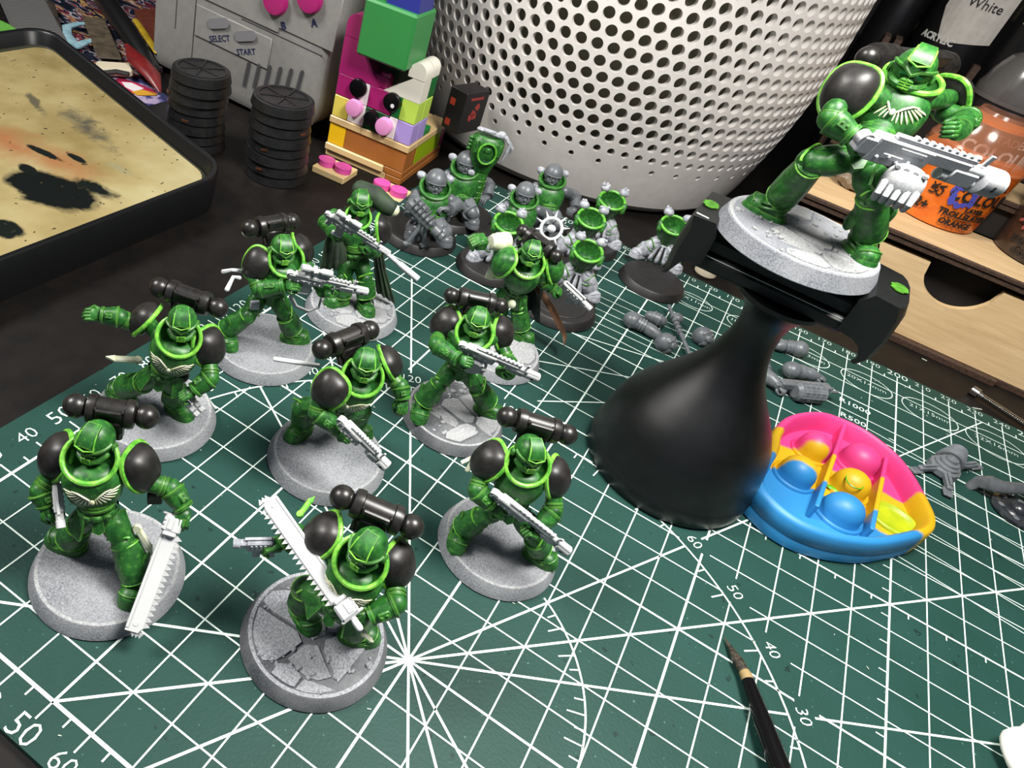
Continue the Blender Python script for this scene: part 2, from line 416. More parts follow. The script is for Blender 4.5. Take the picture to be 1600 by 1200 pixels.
def tray():
    root=thing('paint_palette_tray','black plastic wet palette tray with stained cream paper on the left','palette',(0,0,0))
    blk=M('tray_black','0d0e10',rough=.4,spec=.4); grn=M('tray_inner','26281c','30301f',scale=1,rough=.55)
    x1,y0,y1,x0=-15.75,1.6,13.4,-36
    # outline follows the photographed corner: near right corner at (344,276), far edge running left
    def outl(d): 
        A=V((-15.75,11.2)); near=V((-14.55,-1.5)); # right wall runs from near to A
        return None
    # tray frame: right side direction and far side direction
    pc=at(362,268,1.2); pn=at(0,408,1.2); pf=at(150,100,1.2)
    d1=(pn-pc); d1.z=0; d1.normalize(); d2=(pf-pc); d2.z=0; d2.normalize()
    L1,L2=24,15.4
    c=pc.copy(); c.z=0
    m=Matrix((d1,d2,(0,0,1))).transposed().to_4x4(); m.translation=c
    def rr(i,r): return rrect(i,i,L1-i,L2-i,r)
    outs=[(0.15,1.3,-.29),(0,1.4,1.15),(.05,1.35,1.22),(.2,1.3,1.22),(.26,1.25,1.15),(.5,1.1,.28)]
    vs=[];fs=[]
    for i,r,z in outs: vs+=[(x,y,z) for x,y in rr(i,r)]
    n=28
    for j in range(len(outs)-1):
        for k in range(n): fs.append((j*n+k,j*n+(k+1)%n,(j+1)*n+(k+1)%n,(j+1)*n+k))
    fs.append(tuple((len(outs)-1)*n+k for k in range(n))); fs.append(tuple(range(n))[::-1])
    MB().add(vs,fs,m).build('tray_body',blk,root,ang=50)
    MB().prism([(x,y) for x,y in rrect(.34,.34,L1-.34,L2-.34,.75)],.02,m,z0=.60).build('tray_lining',grn,root,flat=True)
    MB().prism(rrect(.55,.72,L1-.8,L2-.9,.9),.03,m,z0=.63).build('palette_paper',mat_paper(),root,flat=True)
tray()
# ================================================================ stacks of black plastic bases
BLKP=M('black_base','121213','1b1b1c',scale=5,rough=.38,spec=.5,bump=.3,bscale=30,bdist=.01)
BRZ=M('brass_smear','6b4630',rough=.35,metal=.6)
def washers(px,py,n,r,kind,tx,ty):
    b=at(px,py,-.3); z=-.3; t_=at(tx,ty,-.3+n*.42)
    for i in range(n):
        h=.40; f=(i+.5)/n; rr_=r*rnd.uniform(.95,1.0); x=b.x+(t_.x-b.x)*f+rnd.uniform(-.05,.05); y=b.y+(t_.y-b.y)*f+rnd.uniform(-.05,.05)
        pos=['topmost','second','third','fourth','fifth','sixth','seventh','bottom'][min(7,n-1-i)] if i else 'bottom'
        o=thing('plastic_base','black round plastic base, %s in the %s stack beside the console'%(pos,kind),'miniature base',(x,y,z),rnd.uniform(0,6),'stacked black plastic bases')
        mb=MB().lathe([(rr_*.93,0),(rr_,.03),(rr_*.94,h-.02),(rr_*.90,h)],n=36)
        mb.build('rim',BLKP,o,ang=40)
        mb=MB()
        for k in range(3): mb.box(rr_*1.5,.09,.05,R(k*PI/3+.3)@T(0,0,h+.012)@T(0,rnd.uniform(-.1,.1)*1,0))
        mb.lathe([(rr_*.86,h-.03),(rr_*.86,h+.03),(rr_*.76,h+.03),(rr_*.76,h-.03)],n=30,cap=False)
        mb.build('slot_ribs',BLKP,o)
        mb=MB()
        for k in range(1): 
            a=rnd.uniform(4,5.4); mb.box(.3,.05,.09,R(a)@T(0,rr_*.985,rnd.uniform(.1,.25))@R(rnd.uniform(-.3,.3),'Y'))
        mb.build('brass_chip',BRZ,o) if i%2 else None
        z+=h+.02
washers(302,222,8,1.32,'left hand',316,106); washers(431,272,8,1.38,'right hand',442,150)
# ================================================================ handheld console
def console():
    S_=1.12; X=V((.998,.055,-.035)).normalized(); Y=V((.03,.02,1)); N=X.cross(Y).normalized(); Y=N.cross(X)
    m=Matrix((X,Y,N)).transposed().to_4x4(); m.translation=V((-27.3,19.45,.0))
    root=thing('handheld_console','grey handheld game console with two magenta round buttons standing upright','game console',(0,0,0))
    G=M('console_grey','82817e','898884',scale=3,rough=.5); D=M('console_seam','3a3a3c',rough=.7); Kk=M('console_key','77777a',rough=.45)
    PK=M('magenta_button','a3206a',rough=.3); BK=M('dpad_black','0d0d0f',rough=.35); NV=M('print_navy','20264a',rough=.6)
    mm=m@S(S_,S_,S_)
    def outline(i,rb=1.7): # rounded rect with large bottom right corner
        o=[]
        for cx,cy,r,a0 in ((9-.5-i,14.8-.5-i,.5,0),(.5+i,14.8-.5-i,.5,90),(.5+i,.5+i,.5,180),(9-rb-i,rb+i,rb,270)):
            for k in range(7):
                a=math.radians(a0+15*k); o.append((cx+r*math.cos(a),cy+r*math.sin(a)))
        return o
    lay=[(.25,-2.9),(0,-2.6),(0,-.35),(.12,-.12),(.4,0)]; vs=[];fs=[];n=28
    for i,z in lay: vs+=[(x,y,z) for x,y in outline(i)]
    for j in range(4):
        for k in range(n): fs.append((j*n+k,j*n+(k+1)%n,(j+1)*n+(k+1)%n,(j+1)*n+k))
    fs+= [tuple(4*n+k for k in range(n)),tuple(range(n))[::-1]]
    MB().add(vs,fs,mm).build('housing',G,root,ang=35)
    # recessed seams: thin dark grooves and raised plates
    mb=MB()
    for x,y,a,l in ((4.5,6.6,0,8.0),(6.7,3.6,.0,4.0)): mb.box(l,.03,.03,mm@T(x,y,.0)@R(a))
    mb.box(.03,10,.03,mm@T(1.35,7,.0)); mb.box(.03,14,.03,mm@T(2.35,8,.0)); mb.box(.03,8,.03,mm@T(8.2,8,0))
    mb.build('seam_line',D,root,flat=True)
    mb=MB(); mb.box(3.9,1.25,.06,mm@T(4.35,2.75,.02)@R(0),.03); mb.box(4.3,.9,.06,mm@T(4.4,4.15,.02),.03); mb.build('key_plate',G,root)
    mb=MB(); mb.box(4.2,2.2,.05,mm@T(7.05,5.0,.02)@R(.0),.03); mb.build('button_plate',G,root)
    for (x,y) in ((3.65,2.95),(5.05,2.95)):
        MB().prism(rrect(-.55,-.20,.55,.20,.195),.07,mm@T(x,y+.1,.05)@R(.38)).build('menu_key',Kk,root,ang=30)
    for x,y in ((6.25,4.85),(7.75,5.45)):
        MB().lathe([(.56,0),(.56,.16),(.5,.24),(.3,.27),(0.01,.27)],mm@T(x,y,.03),n=28).build('round_button',PK,root)
    mb=MB(); mb.box(.75,2.2,.2,mm@T(2.45,5.2,.1),.04); mb.box(2.2,.75,.2,mm@T(2.45,5.2,.1),.04); mb.build('direction_pad',BK,root)
    for k in range(6):
        MB().prism(rrect(-.07,-.55,.07,.55,.069),.05,mm@T(5.3+.52*k,1.55+.13*k,-.0)@R(-.10),z0=0).build('speaker_slot',D,root,flat=True)
    mb=MB()
    text_mb('SELECT',.34,mm@T(3.75,2.45,.06)@R(.38),mb,.005,bold=.004); text_mb('START',.34,mm@T(5.15,2.42,.06)@R(.38),mb,.005,bold=.004)
    text_mb('B',.4,mm@T(6.75,4.05,.06)@R(.38),mb,.005,bold=.012); text_mb('A',.4,mm@T(8.1,4.65,.06)@R(.38),mb,.005,bold=.012)
    mb.build('lettering',NV,root,flat=True)
    MB().box(7.4,6.4,.06,mm@T(4.5,10.6,.02),.03).build('screen_bezel',M('bezel','4a4a52',rough=.4),root)
console()
# ================================================================ stepped wooden paint rack on the right
def mat_ply():
    t=NT('plywood'); mp=t.new('ShaderNodeMapping'); mp.inputs['Scale'].default_value=(.25,2.2,2.2); t.link(t.co(),mp.inputs[0])
    n=t.noise(1.6,5,.6,.3,mp.outputs[0]); c=t.ramp(n,[(.3,'b89a70'),(.7,'cdb186')]); t.color(c); t.b.inputs['Roughness'].default_value=.6; return t.m
def mat_mdf():
    t=NT('burnt_mdf'); n=t.noise(9,4,.7); c=t.ramp(n,[(.3,'1e130c'),(.7,'4a3222')]); t.color(c); t.b.inputs['Roughness'].default_value=.7; t.bump(n,.4,.02); return t.m
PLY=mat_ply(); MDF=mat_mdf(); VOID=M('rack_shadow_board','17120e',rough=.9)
RX0,RX1,RY=3.4,46.0,27.6
def rack():
    root=thing('paint_rack','stepped plywood paint rack with drawer fronts and dark laser-cut edges on the right','rack',(RX0,RY,-.3))
    o=V((RX0,RY,-.3)); L=RX1-RX0
    def bx(name,mat,x0,x1,y0,y1,z0,z1,c=0,par=None):
        return MB().box(x1-x0,y1-y0,z1-z0,T((x0+x1)/2-o.x,(y0+y1)/2-o.y,(z0+z1)/2-o.z),c).build(name,mat,par or root,flat=True)
    bx('bottom_plate',MDF,RX0,14.15,RY-.35,RY+3.9,-.3,-.02,.02); bx('bottom_plate',MDF,14.15,RX1,RY-.05,RY+3.9,-.3,-.02,.02)
    # drawer front with a half-round finger cutout, cut as real geometry
    def drawer(x0,x1,z0,z1,hx,hr):
        mb=MB()
        def blk(xa,xb,za,zb_): 
            mb.add([(x-o.x,y,z-o.z) for x in (xa,xb) for y in (0,.32) for z in (za,zb_)],[(0,1,3,2),(4,6,7,5),(0,4,5,1),(2,3,7,6),(0,2,6,4),(1,5,7,3)])
        def col(xa,xb,ta,tb):
            mb.add([(xa-o.x,y,z-o.z) for y in (0,.32) for z in (z0,ta)]+[(xb-o.x,y,z-o.z) for y in (0,.32) for z in (z0,tb)],[(0,1,5,4),(2,6,7,3),(1,3,7,5),(0,4,6,2)])
        col(x0,hx-hr,z1,z1); n=24
        for k in range(n):
            xa,xb=hx-hr+2*hr*k/n,hx-hr+2*hr*(k+1)/n; f=lambda x:z1-math.sqrt(max(0,hr*hr-(x-hx)**2)); col(xa,xb,f(xa),f(xb))
        col(hx+hr,x1,z1,z1); blk(x0-.001,x0,z0,z1); blk(x1,x1+.001,z0,z1)
        mb.build('drawer_front',PLY,root,flat=True)
    drawer(RX0+.1,22.5,.0,3.35,HX,1.45); drawer(22.8,RX1-.2,.0,3.35,34,1.45)
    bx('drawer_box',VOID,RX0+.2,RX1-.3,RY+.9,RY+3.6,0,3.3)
    tiers=[(RY-.12,4.05),(31.5,5.75),(35.6,7.6),(39.8,9.6),(44.2,11.8)]
    for i,(y,z) in enumerate(tiers):
        y2=tiers[i+1][0] if i+1<len(tiers) else y+4.5
        s=bx('shelf',PLY,RX0,RX1,y+.02,y2,z-.12,z,0)
        bx('shelf_edge',MDF,RX0-.05,RX1,y-.14,y+.02,z-.17,z+.02,.03,s); bx('shelf_edge',MDF,RX0-.05,RX1,y-.06,y+.06,z-.42,z-.19,.03,s)
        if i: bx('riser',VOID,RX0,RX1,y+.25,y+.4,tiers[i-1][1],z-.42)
        if i>=2:
            for k in range(4):
                x=RX0+.2+k*1.15; bx('divider',MDF,x,x+.3,y,y2,z,z+1.9)
    bx('side_panel',MDF,RX0-.3,RX0,RY,48.5,-.3,4.0,.03); bx('side_panel',MDF,RX0-.3,RX0,35.4,48.5,4.0,9.5,.03)
HX=hit(1523,420,(0,RY,0),(0,1,0)).x
rack()
ORB=M('orange_paint','c25a12','cf6a1c',scale=2,rough=.3,coat=.3); INKB=M('label_black','120d0c',rough=.5); INKP=M('label_purple','3b3f96',rough=.5); INKW=M('label_white','b9b9b4',rough=.5)
def clearp(name,c,a):
    t=NT(name); t.color(c); t.b.inputs['Roughness'].default_value=.16; t.b.inputs['Alpha'].default_value=a; t.b.inputs['Coat Weight'].default_value=.4; return t.m
CAPO=clearp('clear_cap_orange','cf8a66',.30); CAPK=clearp('smoky_cap','4c4a48',.80)
def pot(label,c,r,h,body,cap,seed=0,paint=None,name='paint_pot'):
    root=thing(name,label,'paint pot',c,0,'flip-top paint pots on the rack')
    MB().lathe([(r*.86,0),(r*.93,.06),(r,h*.5),(r*1.02,h*.60),(r*.98,h*.62)],n=48).build('pot_body',body,root,ang=40)
    if paint: MB().lathe([(r*.6,h*.9),(r*.62,h*.93),(.01,h*.93)],n=36).build('cap_plug',paint,root)
    mb=MB(); mb.lathe([(r*1.05,h*.60),(r*1.07,h*.68),(r*1.02,h*.72),(r*.98,h*.8),(r*.80,h*.92),(r*.55,h*.97),(r*.52,h),(.01,h)],n=48,cap=False)
    mb.lathe([(r*1.09,h*.60),(r*1.09,h*.63)],n=48,cap=False)
    cp=mb.build('flip_cap',cap,root,ang=30); MB().box(.5,.7,.12,T(r*1.25,.1,h*.64),.04).build('thumb_tab',cap,cp)
    return root
CA=math.atan2(-38.2,-8.6)
def lab(root,mat,items,r,name='label_print'):
    mb=MB()
    for (txt,size,da,z,rot,sx,bold) in items: text_cyl(txt,size,(0,0,0),r,CA+math.radians(da),z,mb,bold,rot,sx)
    return mb.build(name,mat,root,flat=True)
op=at(1454,338,4.05); op=V((op.x,max(op.y,28.9)+.4,4.05))
o1=pot('orange paint pot with black lettering and a purple splash, behind the raised miniature','' or (op.x,op.y,4.05),1.95,4.7,ORB,CAPO,paint=ORB)
mb=MB()
for k in range(40):
    a=2*PI*k/40; 
splat=[]; q=random.Random(4)
for k in range(36):
    a=2*PI*k/36; rr=.52*(1+q.uniform(-.18,.22)); splat.append((rr*math.cos(a),rr*math.sin(a)))
def bend(poly,ang,z,r): return [(math.cos(ang+x/r)*r,math.sin(ang+x/r)*r,z+y) for x,y in poly]
ir=[(x*.55,y*.6) for x,y in splat]; v1=bend(splat,CA+math.radians(21),1.62,1.965); v2=bend(ir,CA+math.radians(21),1.62,1.965); n=36
mb.add(v1+v2,[(k,(k+1)%n,n+(k+1)%n,n+k) for k in range(n)]); mb.build('purple_splash',INKP,o1,flat=True)
lab(o1,INKB,[('COLOUR',.72,46,1.62,0,.95,.02),('CITADEL',.36,48,2.25,0,1.0,.0),('LAYER',.26,45,1.12,0,1.1,.012),('TROLLSLAYER',.34,38,.80,0,1.0,.015),('ORANGE',.34,34,.42,0,1.0,.015),('12+',.55,-19,.72,0,.95,.02),('UK',.36,-13,1.5,PI/2,1,.01),('CA',.36,-5,1.5,PI/2,1,.01),('CE',.42,-9,2.2,0,1,.0)],1.94)
lab(o1,M('label_brown','7a4214',rough=.6),[('Games of colour',.13,-44,1.75-.17*k,0,1,0) for k in range(0)]+[('non toxic layer paint',.13,-46,1.75-.17*k,0,1,0) for k in range(5)],1.94,'fine_print')
p2=at(1625,420,4.05); o2=pot('brown metallic paint pot at the right edge of the lower shelf',(p2.x,p2.y+1.2,4.05),1.95,4.6,M('brown_paint','2e2019','3a2a20',scale=2,rough=.25,coat=.4),CAPK)
lab(o2,INKB,[('COLOUR',.72,-12,1.6,0,.95,.02),('BALTHASAR',.36,-16,.75,0,1,.015),('GOLD',.36,-20,.35,0,1,.015)],1.94)
lab(o2,M('label_red','7c3a30',rough=.6),[('*',2.2,-40,1.2,0,1,.0)],1.945,'red_splash')
p3=at(1508,262,5.75); o3=pot('large black paint pot with smoky grey domed cap on the second shelf',(p3.x,33.75,5.75),1.75,5.2,M('black_paint','0e0e10','141416',scale=2,rough=.3),CAPK)
lab(o3,INKW,[('CITADEL',.45,22,1.95,0,1,0),('COLOUR',.75,24,1.3,0,1,.02),('CE',.55,66,1.4,0,1,0)],1.74)
def bottle(label,c,r,h,lblc,texts,name='paint_bottle'):
    r=min(r,1.95)
    root=thing(name,label,'paint bottle',c,0); MB().lathe([(r*.95,0),(r,.1),(r,h),(r*.8,h+.5),(r*.4,h+.8),(r*.4,h+1.8)],n=40).build('bottle_body',M('bottle_black','0b0b0d',rough=.3) if 'bottle_black' not in bpy.data.materials else bpy.data.materials['bottle_black'],root,ang=30)
    return root
b=hit(1500,60,(0,38,0),(0,1,0)); o4=bottle('black acrylic bottle with a white pointed label reading Matt White',(b.x,37.9,7.6),1.95,9,None,None)
zl=b.z-7.6
pl=[(-1.5,.2),(-.9,-1.15),(0.0,-1.75),(.9,-1.15),(1.5,.2),(1.5,5),(-1.5,5)]
pl=[(-1.35,-.2),(-.72,-1.55),(1.35,-1.1),(1.35,5),(-1.35,5)]
def densify(p,k=6):
    o=[]
    for i in range(len(p)):
        a=p[i];b_=p[(i+1)%len(p)]
        for j in range(k): o.append((a[0]+(b_[0]-a[0])*j/k,a[1]+(b_[1]-a[1])*j/k))
    return o
strips=MB()
for k in range(10):
    x0,x1=-1.35+.27*k,-1.35+.27*(k+1)
    def lo(x): return -.2-1.35*(x+1.35)/.63 if x<-.72 else -1.55+.45*(x+.72)/2.07
    strips.add(bend([(x0,lo(x0)),(x1,lo(x1)),(x1,5),(x0,5)],CA+math.radians(4),zl+1.35,1.965),[(0,1,2,3)])
strips.build('white_label',M('label_paper','a5a19a','b0aca6',scale=3,rough=.7),o4,flat=True)
lab(o4,INKB,[('Matt',.56,10,zl+2.2,0,1,.0),('White',.56,10,zl+1.62,0,1,.0)],1.98); lab(o4,INKW,[('ACRYLIC',.40,-20,zl-.1,0,1,.015)],1.955,'white_print')
b=hit(1600,20,(0,38,0),(0,1,0)); o5=bottle('dark bottle with a cream label at the top right corner',(b.x+1.2,37.9,7.6),1.9,9,None,None)
MB().add(bend([(-1.2,0),(-.4,0),(.4,0),(1.2,0),(1.2,4),(.4,4),(-.4,4),(-1.2,4)],CA-math.radians(10),b.z-7.6-.3,1.92),[(0,1,6,7),(1,2,5,6),(2,3,4,5)]).build('cream_label',M('label_cream','9a946a',rough=.7),o5,flat=True)
b=hit(1345,40,(0,38,0),(0,1,0)); o6=bottle('plain dark bottle standing in the rack beside the white basket',(b.x+1.2,37.9,7.6),1.0,4,None,None)
s=at(1325,300,4.05); mb=MB(); mb.ell(.95,.85,.85,T(0,0,.8),40,28)
for i,v in enumerate(mb.v):
    n_=noise.noise(V(v)*5)*.12+noise.noise(V(v)*14)*.06; w_=V(v)-V((0,0,.8)); mb.v[i]=tuple(V((0,0,.8))+w_*(1+n_))
o=mb.build('basing_sponge',M('sponge','7d7265','a99d8c',scale=14,rough=.95,bump=.6,bscale=20,bdist=.05),None,loc=(s.x,s.y+.7,4.05)); tag(o,'crumbly beige sponge ball on the front shelf of the rack','sponge')
# threaded metal rod on the desk before the rack
a=at(1517,608,-.1); b=at(1640,688,-.1); root=thing('metal_rod','thin shiny threaded metal rod lying on the desk before the rack','rod',(a.x,a.y,a.z)); ME=M('steel','a9a7a2',rough=.25,metal=1.0); d=b-a; m=zframe((0,0,0),d); mb=MB()
mb.lathe([(.12,0),(.2,.03),(.2,.32),(.13,.36),(.10,.5)],m,n=20); pr=[]
L=d.length
for k in range(40):
    z=.5+(L-.5)*k/40; pr+=[(.10,z),(.125,z+.035),(.10,z+.07)]
mb.lathe(pr,m,n=16); mb.build('rod_shaft',ME,root,ang=25)
a=at(1098,432,-.3); mb=MB().lathe([(.42,0),(.5,.1),(.5,.8),(.4,.95),(.2,1.0)],n=28); o=mb.build('cream_cap',M('cream_plastic','c9bda6',rough=.5),None,loc=(a.x,a.y+.3,-.3)); tag(o,'small cream plastic cap half hidden behind the clamp of the painting handle','cap')
# ================================================================ brick-built animal toy
BM_={}
def bmat(c):
    if c not in BM_: BM_[c]=M('brick_'+c,c,rough=.28,spec=.5,edge=(c,.01) if 0 else None)
    return BM_[c]
def toy():
    C0=at(636,240,1.3); ax=V((-.995,-.095,0)).normalized(); by=V((-.095,.995,0)).normalized(); o=V((C0.x,C0.y,-.3))
    root=thing('brick_built_animal','colourful brick-built toy animal with white horn, black button eyes and pink cheeks','toy',o)
    m=Matrix((ax,by,(0,0,1))).transposed().to_4x4()
    def bk(x0,x1,y0,y1,z0,z1,c,name='brick',cc=.03,par=None):
        return MB().box(x1-x0-.012,y1-y0-.012,z1-z0-.012,m@T((x0+x1)/2,(y0+y1)/2,(z0+z1)/2),cc).build(name,bmat(c),par or root,flat=True)
    P_=.32; B=.96; W=4.0; Dp=4.7; u=.8
    TAN='c9ad7c'; BRN_='9a5f2c'
    z=0
    bk(.8,W,.0,1.6,z,z+P_,TAN); bk(0,.8,0,Dp,z,z+P_,BRN_); bk(.8,W,1.6,Dp,z,z+P_,BRN_); 
    for k in range(4): bk(-.05,.75,1.0+k*.85,1.75+k*.85,z-.0,z+P_*.98,TAN,'tile') if 0 else None
    z=P_; bk(.95,W+.02,-.12,.8,z,z+P_,'d8ba86'); bk(0,.95,0,Dp,z,z+P_,BRN_); bk(.95,W,.8,Dp,z,z+P_,BRN_)
    z=2*P_; bk(W-.85,W,0,.8,z,z+B,'e3b51c'); bk(0,W-.85,0,.8,z,z+B,BRN_); bk(0,.8,.8,1.2,z,z+B,BRN_); bk(0,.8,1.2,4.2,z,z+B,'8fa816'); bk(0,.8,4.2,Dp,z,z+B,'8c2258'); bk(.8,W,.8,Dp,z,z+B,BRN_)
    z+=B; bk(-.06,2.4,-.06,.8,z,z+P_,TAN); bk(2.4,W+.04,-.06,.8,z,z+P_,TAN); bk(-.06,.8,.8,Dp+.05,z,z+P_,TAN); bk(.8,W,.8,Dp,z,z+P_,TAN)
    z+=P_; z4=z
    bk(0,.8,0,.8,z,z+B,'a590cf'); bk(.8,1.2,0,.8,z,z+B,'e6dede'); bk(1.2,2.4,0,.8,z,z+B,'134a24'); bk(2.4,3.2,0,.8,z,z+B,'e6dede'); bk(3.2,W,0,.8,z,z+B,'d9c95a'); bk(0,.8,.8,1.6,z,z+B,'a590cf'); bk(0,.8,1.6,2.4,z,z+P_,'1d7a3c'); bk(.8,W,.8,2.4,z,z+B,'134a24')
    z+=B; bk(0,.8,0,.8,z,z+B,'b5d455'); bk(.8,1.2,0,.8,z,z+B,'1c6b34'); bk(0,.8,.8,1.6,z,z+B,'b5d455'); bk(1.2,2.4,0,.8,z,z+B,'9b2163'); bk(2.4,2.9,0,.8,z,z+B,'e6dede'); bk(2.9,W,0,.8,z,z+B,'9b2163'); bk(.8,W,.8,2.4,z,z+B,'1c6b34')
    z+=B; 
    # white slope brick and horn
    s=MB(); s.add([(0,0,0),(1.75,0,0),(.55,0,.9),(0,0,.9),(0,.8,0),(1.75,.8,0),(.55,.8,.9),(0,.8,.9)],[(0,1,2,3),(7,6,5,4),(0,4,5,1),(1,5,6,2),(2,6,7,3),(3,7,4,0)],m@T(0,0,z)); s.build('slope_brick',bmat('e2ddd0'),root,flat=True)
    bk(0,.8,.8,1.6,z,z+B,'1c6b34')
    for y0 in (0,.82):
        MB().prism([(0,0),(.8,0)]+[(.4+.4*math.cos(PI*k/10),.25+.4*math.sin(PI*k/10)) for k in range(11)],.76,m@T(0,y0+.78,z+B-.03)@R(PI/2,'X')).build('horn',bmat('e2ddd0'),root,ang=30)
    # magenta slope head side and ear
    s=MB(); s.add([(2.0,0,0),(4,0,0),(4,0,1.55),(3.1,0,1.55),(2.0,.8,0),(4,.8,0),(4,.8,1.55),(3.1,.8,1.55)],[(0,1,2,3),(7,6,5,4),(0,4,5,1),(1,5,6,2),(2,6,7,3),(3,7,4,0)],m@T(0,0,z)); s.build('slope_brick',bmat('9b2163'),root,flat=True)
    MB().prism([(3.1,0),(4,0),(4,.5)]+[(3.55+.45*math.cos(PI*k/10),.5+.45*math.sin(PI*k/10)) for k in range(11)]+[(3.1,.5)],.78,m@T(0,.8,z+1.57)@R(PI/2,'X')).build('ear',bmat('9b2163'),root,ang=30)
    bk(1.7,2.4,.1,.9,z,z+.5,'9b2163'); bk(.8,3.2,.8,2.4,z,z+1.2,'1c3f26')
    MB().lathe([(.24,0),(.24,.17)],m@T(1.9,.35,z+.48),n=20).build('stud',bmat('9b2163'),root)
    # face studs: positions found on the front plane
    fo=o+by*-.0
    def disc(px,py,r,h,c,name,hl=False):
        p=hit(px,py,fo,by)-o; mm=zframe(p,-by)
        b_=MB().lathe([(r,-.02),(r,h*.7),(r*.93,h*.92),(r*.6,h),(.001,h)],mm,n=28).build(name,bmat(c),root)
        if hl: MB().lathe([(.09,h),(.09,h+.01),(.001,h+.01)],mm@T(-.12 if 0 else .1,.1,0),n=14).build('eye_spot',bmat('d9d9de'),b_)  # small pale disc set on one eye
    disc(561,137,.40,.22,'08080a','eye'); disc(614,159,.40,.22,'08080a','eye',True); disc(556,167,.38,.34,'dc92c4','cheek'); disc(602,196,.38,.34,'dc92c4','cheek'); disc(582,183,.33,.30,'0a0a0c','nose')
    # feet: tan plate with pink toe pieces
    for k,(px,py) in enumerate(((524,262),(610,298))):
        p=at(px,py,-.02)-o
        f=MB().box(1.62,1.4,.30,Matrix.Translation(V((p.x,p.y,.15)))@m.to_3x3().to_4x4(),.03).build('foot',bmat('d0b684'),root,flat=True)
        for dx in (-.42,.42): MB().prism([(.40*math.cos(2*PI*j/16)*(1.0),.36*math.sin(2*PI*j/16)) for j in range(16)],.26,Matrix.Translation(V((p.x,p.y,.31)))@m.to_3x3().to_4x4()@T(dx,-.1,0)).build('toe',bmat('cf4f9c'),f,ang=30)
    return o,m,z+1.6
TO,TM,TZ=toy()
# green block with a blue cone resting on the toy's head
g=at(632,114,4.75); root=thing('green_block','green rounded toy block resting on the head of the brick-built animal','toy block',(g.x,g.y,g.z))
m=TM.copy(); MB().box(2.35,2.1,2.2,m@T(1.17,1.05,1.1),.09).build('block',M('toy_green','2f8040',rough=.35),root,flat=True)
root=thing('blue_block','blue toy block standing on the green block','toy block',(g.x,g.y,g.z+2.2)); MB().prism([(.08,.3),(1.55,.3),(1.55,1.8),(.08,1.8)],3.2,m,taper=.5).build('block',M('toy_blue','262c7c',rough=.35),root,flat=True)
c=at(700,212,1.62+.3); root=thing('small_black_box','small black cardboard box with red printing behind the brick-built animal','box',(c.x-.3,c.y+.6,c.z)); q=frame((0,0,0),(.25,1,0)); MB().box(1.0,1.7,1.9,q@T(0,.85,.95),.03).build('carton',M('carton_black','151214',rough=.5),root,flat=True)
mb=MB(); 
for k,(y,z_) in enumerate(((.8,.95),(1.0,1.2),(.65,.7),(.95,.75))): mb.prism([(-.14,-.1),(.12,-.16),(.2,.05),(.02,.2),(-.1,.08)],.012,q@T(.5,y,z_)@R(PI/2,'Y')@R(k*1.2))
mb.box(.012,.9,.12,q@T(.505,.85,1.6)); mb.build('red_print',M('red_print','8d2f2b',rough=.6),root,flat=True)
mb=MB(); [mb.box(.3,.012,.3,q@T(-.2,-.002,z_)) for z_ in (.35,1.3)]; mb.build('orange_print',M('orange_print','a3361c',rough=.6),root,flat=True)
# ================================================================ miniature library
def mat_armour(name,c0,c1,trim,er=.04,amt=.9,rough=.42):
    t=NT(name); c=t.ramp(t.noise(4.5,4,.6),[(.28,c0),(.62,c1)])
    s2=t.ramp(t.noise(9,3,.6,.5),[(.55,0.0),(.85,.45)]); c=t.mix(s2,c,trim)
    e=t.edge(er,.70,.975); ml=t.new('ShaderNodeMath',operation='MULTIPLY'); ml.inputs[1].default_value=amt
    t.link(e,ml.inputs[0]); c=t.mix(ml.outputs[0],c,trim); t.color(c)
    t.b.inputs['Roughness'].default_value=rough; t.b.inputs['Specular IOR Level'].default_value=.45
    t.bump(t.noise(25,3),.15,.006); return t.m
GRN=mat_armour('green_armour','0e3816','2b6a28','74ae42')
LIM=M('lime_edge','4a9c2c','86c948',scale=7,rough=.42)
PADB=M('black_pad','1b1a19','272524',scale=6,rough=.40,spec=.4)
PACK=M('black_pack','161514','242220',scale=7,rough=.34,spec=.5,bump=.15,bscale=40,bdist=.004)
WHI=M('white_primer','b4b8bc','d2d4d4',scale=9,rough=.55,bump=.3,bscale=45,bdist=.005)
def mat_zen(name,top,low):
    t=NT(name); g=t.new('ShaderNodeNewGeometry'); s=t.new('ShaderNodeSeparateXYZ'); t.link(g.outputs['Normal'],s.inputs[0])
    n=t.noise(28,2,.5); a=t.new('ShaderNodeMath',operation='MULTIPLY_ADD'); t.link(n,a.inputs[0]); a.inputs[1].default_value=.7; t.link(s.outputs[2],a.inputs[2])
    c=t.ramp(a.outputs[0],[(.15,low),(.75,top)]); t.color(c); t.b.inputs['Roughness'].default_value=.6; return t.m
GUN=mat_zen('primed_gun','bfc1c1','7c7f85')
GREY=M('grey_plastic','55595d','63676b',scale=4,rough=.38,spec=.5,edge=('8d9195',.02))
SILV=M('grey_prime','80848c','a9acb2',scale=7,rough=.55)
HOLE=M('muzzle_dark','1a1a1c',rough=.8)
CREAM=M('cream_primer','c9cda2','e2e4cf',scale=6,rough=.6)
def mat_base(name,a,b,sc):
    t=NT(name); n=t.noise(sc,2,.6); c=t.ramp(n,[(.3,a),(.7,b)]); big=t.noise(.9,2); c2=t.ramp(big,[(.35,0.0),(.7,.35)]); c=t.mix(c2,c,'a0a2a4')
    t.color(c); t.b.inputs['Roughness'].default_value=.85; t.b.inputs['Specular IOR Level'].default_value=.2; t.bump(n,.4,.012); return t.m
BTOP=mat_base('base_top','6f7174','a9abac',26); BSIDE=mat_base('base_side','55585c','8b8e93',26)
